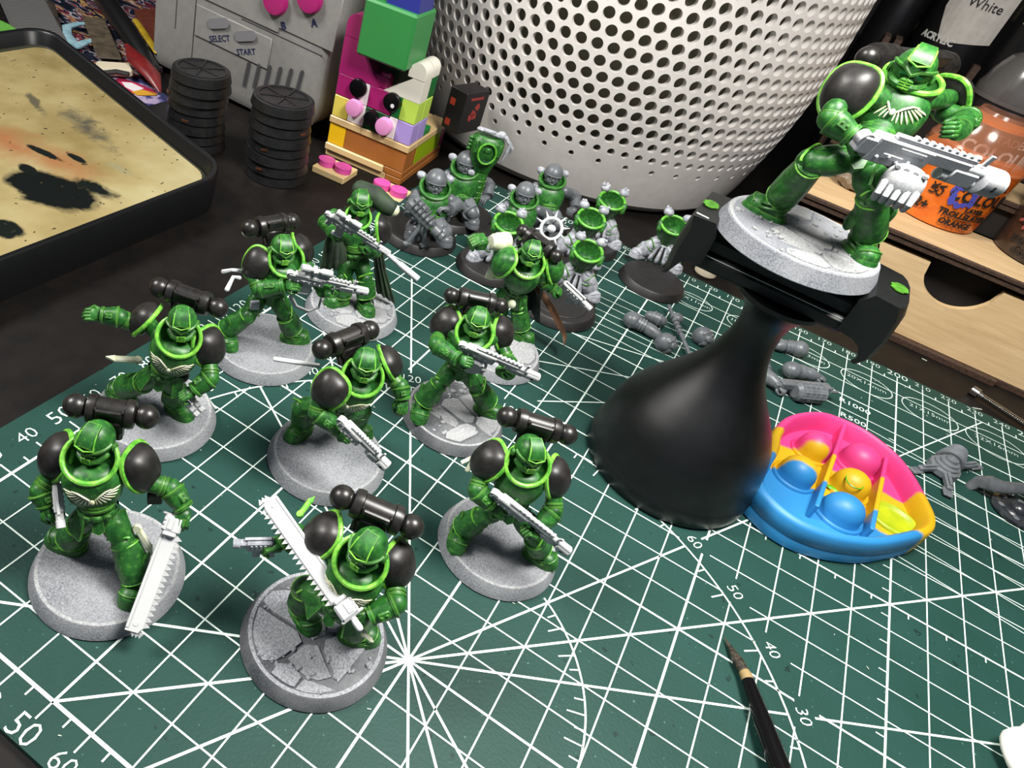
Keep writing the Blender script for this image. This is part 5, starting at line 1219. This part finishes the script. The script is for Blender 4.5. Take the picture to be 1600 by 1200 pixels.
arm_bit('loose grey moulded arm with ball shoulder, right of the handle neck',((1249,545,.3),(1225,540,.25),(1212,540,.2)))
arm_bit('loose grey bent arm gripping a box, above the pop toy',((1188,562,.35),(1196,585,.3),(1215,602,.25)))
arm_bit('loose grey arm with ribbed sleeve and open fist, next to the drum gun part',((1237,578,.35),(1258,582,.3),(1275,588,.3)))
# drum gun
a,b=at(1218,604,.35),at(1298,612,.35); o=V((a.x,a.y,0)); root=thing('loose_drum_gun','loose grey heavy gun part with a grid-panelled drum','model part',o); m=frame(a-o,b-a); L=(b-a).length
mb=MB(); mb.box(.34,L*.95,.3,m@T(-.12,L*.5,.05),.05); mb.box(.2,L*.3,.2,m@T(-.1,L*.1,-.02),.04); mb.build('receiver',GREY,root,flat=True)
mb=MB(); mb.lathe([(.2,-L*.28),(.3,-L*.24),(.3,L*.24),(.2,L*.28)],m@T(.18,L*.52,.0)@R(PI/2,'X')@S(1.15,1.15,1),n=24); mb.build('drum',GREY,root,ang=30); mb=MB()
for k in range(5): mb.lathe([(.325,-.015),(.325,.015)],m@T(.18,L*(.32+.1*k),0)@R(PI/2,'X')@S(1.13,1.13,1),n=24)
for k in range(10): a_=2*PI*k/10; mb.box(.03,L*.44,.03,m@T(.18+.355*math.cos(a_),L*.52,.355*math.sin(a_)))
mb.build('drum_grid',GREY,root,flat=True); mb=MB(); mb.tube([(.1,L*.95,.08),(.1,L*1.08,.08)],.06,12,m); mb.tube([(-.08,L*.95,.08),(-.08,L*1.04,.08)],.05,12,m); mb.build('muzzle',GREY,root)
# three-legged turret
c=at(1478,728,.3); o=V((c.x,c.y,0)); root=thing('loose_turret','grey plastic turret part with ribbed dome and three stubby legs right of the pop toy','model part',o)
MB().lathe([(.43,0),(.52,.1),(.50,.3),(.42,.34),(.41,.42),(.32,.45),(.31,.54),(.21,.57),(.19,.67),(.1,.71),(.01,.75)],n=28).build('ribbed_dome',GREY,root,ang=25)
q=at(1496,706,.35)-o; mb=MB(); [mb.lathe([(.40-.03*k,.13*k-.1),(.47-.03*k,.13*k-.04),(.40-.03*k,.13*k+.02)],zframe(V((q.x*.5,q.y*.5,.25)),V((q.x,q.y,.25))),n=22) for k in range(6)]; mb.build('coil_housing',GREY,root,ang=25)
for px,py in ((1424,735),(1482,776),(1532,728)):
    e=at(px,py,.1)-o; d=V((e.x,e.y,0)); L=d.length; m=frame((0,0,.2),d,(0,0,1)); mb=MB(); mb.box(.2,L*.55,.18,m@T(0,L*.55,0),.03); mb.box(.3,L*.28,.1,m@T(0,L*.85,-.1),.03); mb.box(.1,L*.5,.12,m@T(0,L*.5,.12),.02); mb.build('leg',GREY,root,flat=True)
mb=MB(); 
for k in range(12): a_=2*PI*k/12; mb.ell(.03,.03,.03,T(.50*math.cos(a_),.50*math.sin(a_),.27),6,4)
mb.build('rivet',GREY,root,kind='stuff')
# glossy bracket and disc at the right edge
a=at(1545,762,.4); o=V((a.x,a.y,0)); root=thing('grey_bracket','curved glossy dark grey bracket part at the right edge above the round disc','model part',o)
GL=M('gloss_grey','4b4e51','585b5e',scale=3,rough=.18,spec=.6); e=at(1625,765,.4)-o; e.z=0; d=e.normalized(); m=frame((0,0,0),d)
mb=MB(); mb.tube([m@V(p) for p in ((-.35,-.15,.05),(-.38,.0,.25),(-.1,.05,.5),(.1,.4,.55),(.12,1.2,.55),(.1,2.2,.5))],[.16,.22,.26,.22,.2,.2],14,rnd_=True,flat=.55); mb.box(.12,.5,.5,m@T(-.42,.3,.26),.04); mb.build('bracket_body',GL,root,ang=45)
a=at(1592,796,.2); o=V((a.x,a.y,0)); root=thing('dark_hatch','round dark grey hatch part with a domed centre at the right edge','model part',o)
DG=M('dark_plastic','232629','2c2f33',scale=3,rough=.25,spec=.6); MB().lathe([(.72,0),(.8,.05),(.8,.14),(.68,.2),(.5,.16),(.45,.2)],n=36).build('hatch_disc',DG,root,ang=30); MB().ell(.3,.3,.24,T(0,0,.2)).build('dome',DG,root)
mb=MB(); [mb.lathe([(.09,0),(.1,.06),(.06,.08),(.01,.08)],T(.58*math.cos(a_),.58*math.sin(a_),.14),n=14) for a_ in [k*PI/3+.3 for k in range(6)]]; mb.build('bolt',GREY,root,kind='stuff')
# ================================================================ grey troopers with green collars
TR='grey and green troopers behind the painted miniatures'
def black_base(root,r=1.43): MB().lathe([(r*.98,0),(r,.03),(r*.93,.30),(r*.90,.34),(r*.001,.345)],n=56,cap=False).build('base_rim',BBK,root,ang=30)
def trooper(label,px,z,k=1.2,dr=(0,20),gun=None,arms=None,tufts=1,r=1.43,base=None):
    """px = head pixel"""
    h=at(px[0],px[1],z); b=base or (h.x-.05,h.y-.25); f=Fig(label,(px[0],px[1],1.0),b,k,TR); black_base(f.root,r)
    hz=z-1.15*k
    up=lambda dx,dy,dz:(dx,dy,z+dz)
    f.torso(up(-2,10,-.22),dr,( -8,58,max(.95,hz)),up(0,0,0),dr,wings=False,L=GRN,bare=True,hs=1.05,lean=.75,pitch=.0); 
    # repaint the head grey
    for o_ in [f.hd]+list(f.hd.children): o_.data.materials.clear(); o_.data.materials.append(GREY)
    for sx in (-1,1):
        q=f.C+f.X*sx*.42*k-f.F*.25*k+f.U*.22*k; mb=MB(); [mb.ell(.17*k,.15*k,.12*k,Matrix.Translation(q+V((0,0,.07*j))+f.X*sx*.05*j),12,8) for j in range(2)]; mb.build('shoulder_vent',SILV,f.root)
    for sx,(e,w_,g) in zip((-1,1),arms or (((-34,30,-.9),(-36,48,-1.2),(-22,58,-1.25)),((34,32,-.9),(34,52,-1.2),(20,60,-1.3)))):
        sh=f.C+f.X*sx*.56*k-f.U*.28*k; ez=lambda q_:f.P(q_[0],q_[1],z+q_[2]); limb_arm(sh,ez(e),ez(w_),ez(g),f.root,k,G=GREY,plate=False)
    for sx in (-1,1):
        kn=f.H+f.X*sx*.38*k+f.F*.45*k-V((0,0,.2)); an=V((kn.x,kn.y,.62))+f.X*sx*.1-f.F*.25*k; limb_leg(f.H+f.X*sx*.2,kn,an,f.F+f.X*sx*.3,f.root,k,G=GREY,L=GREY,gz=.345)
    return f
t1=trooper('grey trooper with green collar kneeling behind a big ribbed heavy gun on bipod legs',(681,285),2.25,1.22,(3,20),r=1.6,base=(-9.05,16.2),arms=(((-36,34,-.7),(-40,52,-1.0),(-26,52,-1.0)),((32,34,-.7),(20,42,-.7),(2,38,-.6))))
p0=at(643,320,1.9)-t1.o; p1=at(684,362,1.35)-t1.o; m=frame(p0,p1-p0); L=(p1-p0).length
mb=MB(); mb.box(.42,L*.9,.40,m@T(0,L*.35,0),.08); mb.box(.3,L*.5,.2,m@T(-.1,L*.2,.25),.05); mb.build('heavy_gun',GREY,t1.root,ang=30)
mb=MB(); [mb.lathe([(.20,-.04),(.26,0),(.20,.04)],m@T(.06,L*(.1+.14*j),.22)@R(PI/2,'X'),n=18) for j in range(5)]; mb.build('cooling_coil',GREY,t1.root)
mb=MB(); mb.lathe([(.16,0),(.22,.03),(.22,.3),(.15,.36),(.2,.4),(.2,.5),(.12,.5),(.11,.4),(.001,.4)],m@T(0,L*.85,-.02)@R(-PI/2,'X'),n=22); mb.build('gun_muzzle',GREY,t1.root,ang=30)
for px in ((636,380),(662,383)):
    g_=at(*px,.45)-t1.o; mb=MB(); mb.tube([p0.lerp(p1,.55),g_],.08,8); mb.box(.32,.2,.14,frame(g_,(1,-.4,0)),.03); mb.build('bipod_leg',GREY,t1.root,ang=30)
trooper('grey trooper with green collar and rolled sleeve arm, standing behind the heavy gun trooper',(728,255),2.45,1.18,(3,20),base=(-9.0,18.7))
trooper('grey trooper with angry face and green collar, front one of the pair by the basket',(820,303),2.45,1.12,(3,20))
trooper('grey trooper with green collar standing closest to the white basket',(864,274),2.45,1.12,(3,20))
# ================================================================ headless half-painted bodies: green hollow collars, pale cloth, black bases
HD='headless green and grey bodies on black bases'
def body(label,px,zc,dr=(0,20),k=1.0,r=1.35,base=None,seed=0):
    c=at(px[0],px[1],zc); b=base or (c.x-.1,c.y-.15); f=Fig(label,(px[0],px[1],1.0),b,k,HD,name='headless_miniature'); black_base(f.root,r)
    C=f.P(0,0,zc); F=f.D((0,0,zc),dr); X=F.cross(V((0,0,1))).normalized(); U=(V((0,0,1))+F*.25).normalized()
    m=frame(C,F,U)@R(-.45,'X'); 
    mb=MB(); rx,ry=.5*k,.44*k
    mb.lathe([(.92,-.62),(1.0,-.4),(1.08,-.12),(1.04,.0),(.90,.0),(.84,-.1),(.72,-.34),(.4,-.5),(.001,-.54)],m@S(rx,ry,k),n=36,cap=False); o=mb.build('hollow_torso',GRN,f.root,ang=50)
    MB().tube([m@V((rx*1.0*math.cos(a),ry*1.0*math.sin(a),.0)) for a in [2*PI*j/30 for j in range(30)]],.055*k,8,closed=True).build('collar_rim',M_LG,o)
    MB().box(.2*k,.06,.22*k,m@T(0,ry*.55,-.22)@R(.5,'X'),.02).build('neck_socket',GRN,o)
    for sx in (-1,1):
        mb=MB(); q=m@V((sx*rx*1.02,ry*.25,-.02)); mb.tube([q,q+F*.1-V((0,0,.12))],[.11*k,.08*k],10,rnd_=True); mb.lathe([(.08,0),(.1,.04),(.05,.07)],zframe(m@V((sx*rx*.95,ry*.75,-.12)),F+X*sx*.4),n=12); mb.build('side_clasp',GRN,o)
        q=m@V((sx*rx*.75,-ry*1.0,.08)); rq=random.Random(seed*7+sx+3)
        mb=MB(); mb.ell(.2*k,.17*k,.16*k,Matrix.Translation(q),14,10); [mb.ell(.07,.06,.08,Matrix.Translation(q+V((rq.uniform(-.15,.15),rq.uniform(-.1,.1),rq.uniform(.05,.16)))),8,6) for _ in range(6)]; mb.build('shoulder_vent',SILV,f.root)
    H=C-U*.95*k; mb=MB(); mb.lathe([(.30,0),(.36,.1),(.34,.4),(.42,.55)],zframe(H,U),n=20,sy=.85)
    for j in range(4): a=-.9+.6*j; mb.tube([H+U*.1+F*.30*math.cos(a)+X*.38*math.sin(a),H+U*.5+F*.36*math.cos(a)+X*.42*math.sin(a)],.05,7)
    mb.build('abdomen',GRN,f.root); MB().lathe([(.37,0),(.42,.04),(.37,.09)],zframe(H+U*.05,U),n=22,sy=.88).build('belt',SILV,f.root)
    mb=MB()
    for j in range(7):
        a=-1.5+.5*j; top=H+F*.28*math.cos(a)+X*.34*math.sin(a); bot=H-V((0,0,.55))+F*.52*math.cos(a)+X*.60*math.sin(a); mb.tube([top,top.lerp(bot,.5),bot],[.1,.15,.2],9,flat=.5,rnd_=True)
    mb.build('robe',SILV,f.root)
    for sx in (-1,1):
        kn=H+X*sx*.42*k+F*.3*k-V((0,0,.3)); kn.z=max(kn.z,1.0); an=V((kn.x,kn.y,.6))+X*sx*.22-F*.1; limb_leg(H+X*sx*.2,kn,an,F*.7+X*sx*.6,f.root,k*.92,G=SILV,L=GRN,gz=.345)
    return f
M_LG=M('olive_green_rim','3f8a22','68b036',scale=7,rough=.45)
body('headless green body with a hollow collar right beside the black painting handle',(1054,352),2.15,(-4,20),1.12,1.43,base=(-.25,21.4),seed=1)
body('headless green body, front one of the three hollow collars by the pistol',(919,392),2.1,(0,20),1.1,1.3,seed=2)
body('headless green body, middle one of the three hollow collars with a dark opening',(924,341),2.2,(0,20),1.1,1.3,seed=3)
body('headless green body, farthest of the three hollow collars nearest the basket',(957,313),2.25,(2,20),1.1,1.3,seed=4)
body('headless green body behind the caped miniature, left of its halo',(795,348),2.1,(0,20),1.1,1.35,seed=5)
k_=thing('black_round_base','empty black round base under the white pistol of the caped miniature','miniature base',(-2.74,16.12,0)); black_base(k_,1.6); MB().lathe([(1.1,.35),(1.14,.37),(1.18,.35)],n=40,cap=False).build('inner_ring',BBK,k_)
# tall body seen from behind with an open back
c=at(760,232,3.3); f=Fig('tall green torso with an open hollow back and grey plume, right of the brick-built animal',(760,232,1.0),(c.x,c.y+.1),1.0,HD,name='open_back_torso'); black_base(f.root,1.25)
C=f.P(0,0,3.3); F=f.D((0,0,3.3),(2,20)); X=F.cross(V((0,0,1))); U=(V((0,0,1))+F*.1).normalized(); m=frame(C,F,U)@S(-1,1,1)
mb=MB(); mb.lathe([(.36,-1.1),(.46,-.75),(.62,-.3),(.68,.1),(.66,.4),(.5,.55)],m@S(1,.8,1),n=30,sq=.8); b_=mb.build('torso_shell',GRN,f.root)
mm=m@T(0,.5,.0)@R(-PI/2,'X'); mb=MB(); mb.lathe([(.34,.1),(.33,.06),(.26,-.1),(.001,-.16)],mm@S(1,1.1,1),n=26,cap=False); mb.build('hollow',M('deep_green','062a16','0d4020',scale=4,rough=.5),b_)
MB().tube([mm@V((.36*math.cos(a),.42*math.sin(a),.08)) for a in [2*PI*j/26 for j in range(26)]],.045,8,closed=True).build('hollow_rim',M_LG,b_); MB().box(.28,.12,.2,m@T(0,.52,.12),.04).build('socket_block',GRN,b_)
mb=MB(); [mb.box(.16,.05,.5,m@T(sx*.5,.42,.15)@R(-sx*.5)@R(sx*.2,'Y'),.02) for sx in (-1,1)]; mb.build('flank_plate',GRN,b_)
mb=MB(); mb.tube([m@V((-.5,.1,.75)),m@V((0,.15,.72)),m@V((.45,.1,.62))],[.13,.15,.14],12,rnd_=True,flat=.7); mb.box(.5,.12,.12,m@T(-.1,.25,.78),.03); mb.ell(.2,.18,.16,m@T(.42,.1,.7)); mb.build('shoulder_plate',SILV,f.root)
mb=MB(); mb.tube([m@V((.62,.15,.65)),m@V((.85,.2,.45)),m@V((.8,.25,.1)),m@V((.7,.3,-.3))],[.14,.12,.1,.05],10,rnd_=True,flat=.6); mb.tube([m@V((.8,.2,.5)),m@V((.98,.2,.3)),m@V((.95,.2,.05))],[.08,.07,.02],8,rnd_=True); mb.build('grey_plume',SILV,f.root)
mb=MB(); [mb.ell(.1,.1,.09,m@T(-.72,.1,.35-.15*j)) for j in range(4)]; mb.build('shoulder_studs',GRN,f.root)
mb=MB(); mb.tube([m@V((.05,.0,-1.0)),m@V((.08,.05,-1.8)),m@V((.1,.0,-2.6))],[.34,.3,.3],16); [mb.tube([m@V((-.2+.1*j,.27,-1.1)),m@V((-.15+.12*j,.27,-1.6)),m@V((-.2+.1*j,.25,-2.3))],.045,6) for j in range(5)]; [mb.lathe([(.33,-.04),(.37,0),(.33,.04)],m@T(.06,0,-1.3-.25*j),n=20,cap=False) for j in range(4)]; mb.build('robe',GRN,f.root); mb=MB(); mb.ell(.16,.1,.14,m@T(-.35,.35,-1.0)); mb.build('pouch',SILV,f.root)
mb=MB(); [mb.box(.34,.6,.3,m@T(sx*.25,.15,-2.75),.08) for sx in (-1,1)]; mb.build('boots',GRN,f.root)
# ================================================================ clutter on the left behind the tray
def mat_comic():
    t=NT('comic_print'); mp=t.new('ShaderNodeMapping'); mp.inputs['Rotation'].default_value=(0,0,.7); mp.inputs['Scale'].default_value=(.5,1.3,1); t.link(t.co(),mp.inputs[0])
    n=t.noise(.9,2,.5,1.2,mp.outputs[0]); c=t.ramp(n,[(.0,'0c0f18'),(.40,'141828')],'CONSTANT'); r=c.node.color_ramp
    for p,col in ((.47,'8e8c92'),(.50,'5c1f28'),(.545,'14182a'),(.59,'9a7f4a'),(.62,'7d4f44'),(.67,'b0adb4'),(.70,'1b1c26')): e=r.elements.new(p); e.color=lin(col)
    t.color(c); t.b.inputs['Roughness'].default_value=.35; return t.m
def sheet(name,label,cat,px,z,th,mat,group=None):
    pts=[at(x,y,z) for x,y in px]; c=sum(pts,V((0,0,0)))/len(pts); o=MB().prism([(p.x-c.x,p.y-c.y) for p in pts],th,z0=-th).build(name,mat,None,flat=True,loc=(c.x,c.y,z)); tag(o,label,cat,group); return o
CO=mat_comic()
mg=sheet('comic_book','comic book with dark camouflage-like artwork lying behind the tray','comic book',[(-60,-40),(300,-60),(262,95),(215,150),(130,130),(20,20)],-.02,.25,CO)
c2=sheet('picture_card','card with a purple, blue and white picture beside the tray corner','card',[(150,127),(200,112),(262,150),(262,158),(212,170),(165,145)],.02,.05,M('card_blue','34386e','a99ab8',scale=1.3,rough=.4,contrast=(.45,.55)))
for k,(px,c) in enumerate((([(172,128),(188,121),(215,130),(246,143),(240,148),(205,147),(182,138)],'a8284a'),([(190,128),(205,129),(225,138),(210,143),(196,136)],'c9c5c8'),([(205,143),(222,140),(246,146),(244,149),(215,149)],'b98a2c'))):
    p=[at(x,y,.03+.012*k) for x,y in px]; MB().prism([(v.x-c2.location.x,v.y-c2.location.y) for v in p],.01,z0=.012*k+.0).build('printed_shape',M('print_%d'%k,c,rough=.4),c2,flat=True)
sheet('green_card','dark green card under the palette knife tip','card',[(130,112),(165,100),(205,118),(160,134)],.0,.03,M('card_green','12291f',rough=.4))
sheet('red_wallet','brown leather pouch leaning behind the game console','pouch',[(210,15),(275,10),(258,60),(250,92),(238,70),(222,40)],.25,.5,M('leather','4a1d12','5c2a1a',scale=3,rough=.5))
def strap(name,label,cat,px,w,z,mat,th=.06,group=None):
    pts=[at(x,y,z) for x,y in px]; o=pts[0].copy(); root=thing(name,label,cat,o,0,group); return root,[p-o for p in pts]
# grey ribbed file
r,p=strap('ribbed_file','wide grey ribbed rubber strip at the top left corner','tool',[(30,-10),(48,30),(72,76)],1,.35,None); d=(p[2]-p[0]); m=frame((p[0]+p[2])/2,d); L=d.length; MB().box(2.3,L,.25,m,.1).build('strip',M('rubber_grey','4a4a4a',rough=.7),r,flat=True); mb=MB()
for k in range(34): mb.box(2.2,.07,.06,m@T(0,-L/2+.12+k*(L-.2)/34,.13))
mb.build('ribs',M('rubber_rib','5d5d5c',rough=.6),r,flat=True,kind='stuff')
# palette knife: brown blade and white tip
r,p=strap('palette_knife','brown flat palette knife with a white block tip','palette knife',[(146,28),(160,60),(172,92)],1,.3,None); d=p[2]-p[0]; m=frame((p[0]+p[2])/2,d); MB().box(1.15,d.length,.12,m,.05).build('blade',M('knife_brown','3a3329','50473a',scale=2,rough=.4),r,flat=True); q=at(179,108,.35)-at(146,28,.3); m2=frame(q,d); mb=MB(); mb.box(1.6,.9,.4,m2,.1); mb.build('white_tip',M('tip_white','b7ae97',rough=.5),r,flat=True); MB().tube([m2@V((-.5,.5,0)),m2@V((0,.42,.05)),m2@V((.5,.52,0))],.12,8,rnd_=True).build('tip_slot',M('slot','1c1a18',rough=.6),r)
# pale blue spectacle-like frame
BL=M('pale_blue_plastic','6d8f9c','86a5af',scale=2,rough=.3); px=[(148,38),(122,37),(104,42),(102,54),(110,68),(104,78),(112,95),(124,113),(133,108)]
pts=[at(x,y,.25) for x,y in px]; o=pts[0].copy(); r=thing('curved_template','pale blue curved plastic template hooked under the palette knife','template',o); MB().tube([v-o for v in pts],[.16,.2,.25,.32,.42,.38,.3,.2,.16],10,rnd_=True,flat=.4,up=(0,0,1)).build('frame',BL,r); pts=[at(x,y,.25) for x,y in ((118,72),(132,66),(150,62))]; MB().tube([v-o for v in pts],[.3,.22,.2],10,rnd_=True,flat=.4,up=(0,0,1)).build('arm',BL,r); pts=[at(x,y,.25) for x,y in ((118,80),(122,70),(150,66))]
# black tongs with red guard
a,b=at(155,-12,.8),at(252,130,.35); o=b.copy(); r=thing('red_handled_tool','long black tool with a red guard leading to the console','tool',o); MB().tube([a-o,(a-o)*.5+V((0,0,.1)),(a-o)*.12],[.55,.5,.4],14,rnd_=True).build('shaft',M('tool_black','0d0d0e',rough=.35),r); pts=[at(198,70,.7),at(215,95,.75),(at(238,118,.7)),at(250,143,.4)]; MB().tube([v-o for v in pts],[.12,.5,.42,.08],12,flat=.5,rnd_=True).build('red_guard',M('guard_red','5a1214','6a1a1a',scale=2,rough=.35),r)
a,b=at(212,32,.6),at(245,82,.6); o=a.copy(); r=thing('yellow_strip','narrow yellow plastic strip beside the black tool','tool',o); MB().tube([V((0,0,0)),(b-o)*.5,b-o],[.18,.2,.16],10,rnd_=True,flat=.5).build('strip',M('yellow_plastic','8c7416','a58a20',scale=2,rough=.4),r)
a,b=at(75,5,.35),at(85,45,.35); c=at(95,95,.35); o=a.copy(); r=thing('metal_clip','dark blade holder with two bright metal bands','tool',o); MB().tube([V((0,0,0)),b-o,c-o],[.35,.38,.25],10,flat=.3,rnd_=True,up=(0,0,1)).build('holder',M('holder_brown','241f1b','332c26',scale=2,rough=.5),r)
for x,y in ((82,56),(81,74)): q=at(x,y,.6)-o; MB().tube([q-V((.35,-.05,0)),q+V((.35,.05,0))],.07,8,rnd_=True).build('metal_band',ME,r)
p=at(12,50,.6); MB_=MB(); MB_.prism([(1.6*math.cos(a)*1.0,.5*math.sin(a)) for a in [2*PI*k/20 for k in range(20)]],.3); o=MB_.build('green_sponge',M('sponge_green','3f7a24','4d8c2c',scale=4,rough=.9),None,loc=(p.x,p.y,.35)); o.rotation_euler=(0,0,-.25); tag(o,'bright green oval pad tucked behind the tray rim','sponge')
r=MB().prism(rrect(-2.6,-1.6,2.6,1.6,.4),.3).build('black_case',M('case_black','101011',rough=.5),None,flat=True,loc=tuple(at(215,178,-.3))); tag(r,'flat black case on the desk behind the tray corner','case')
finish()
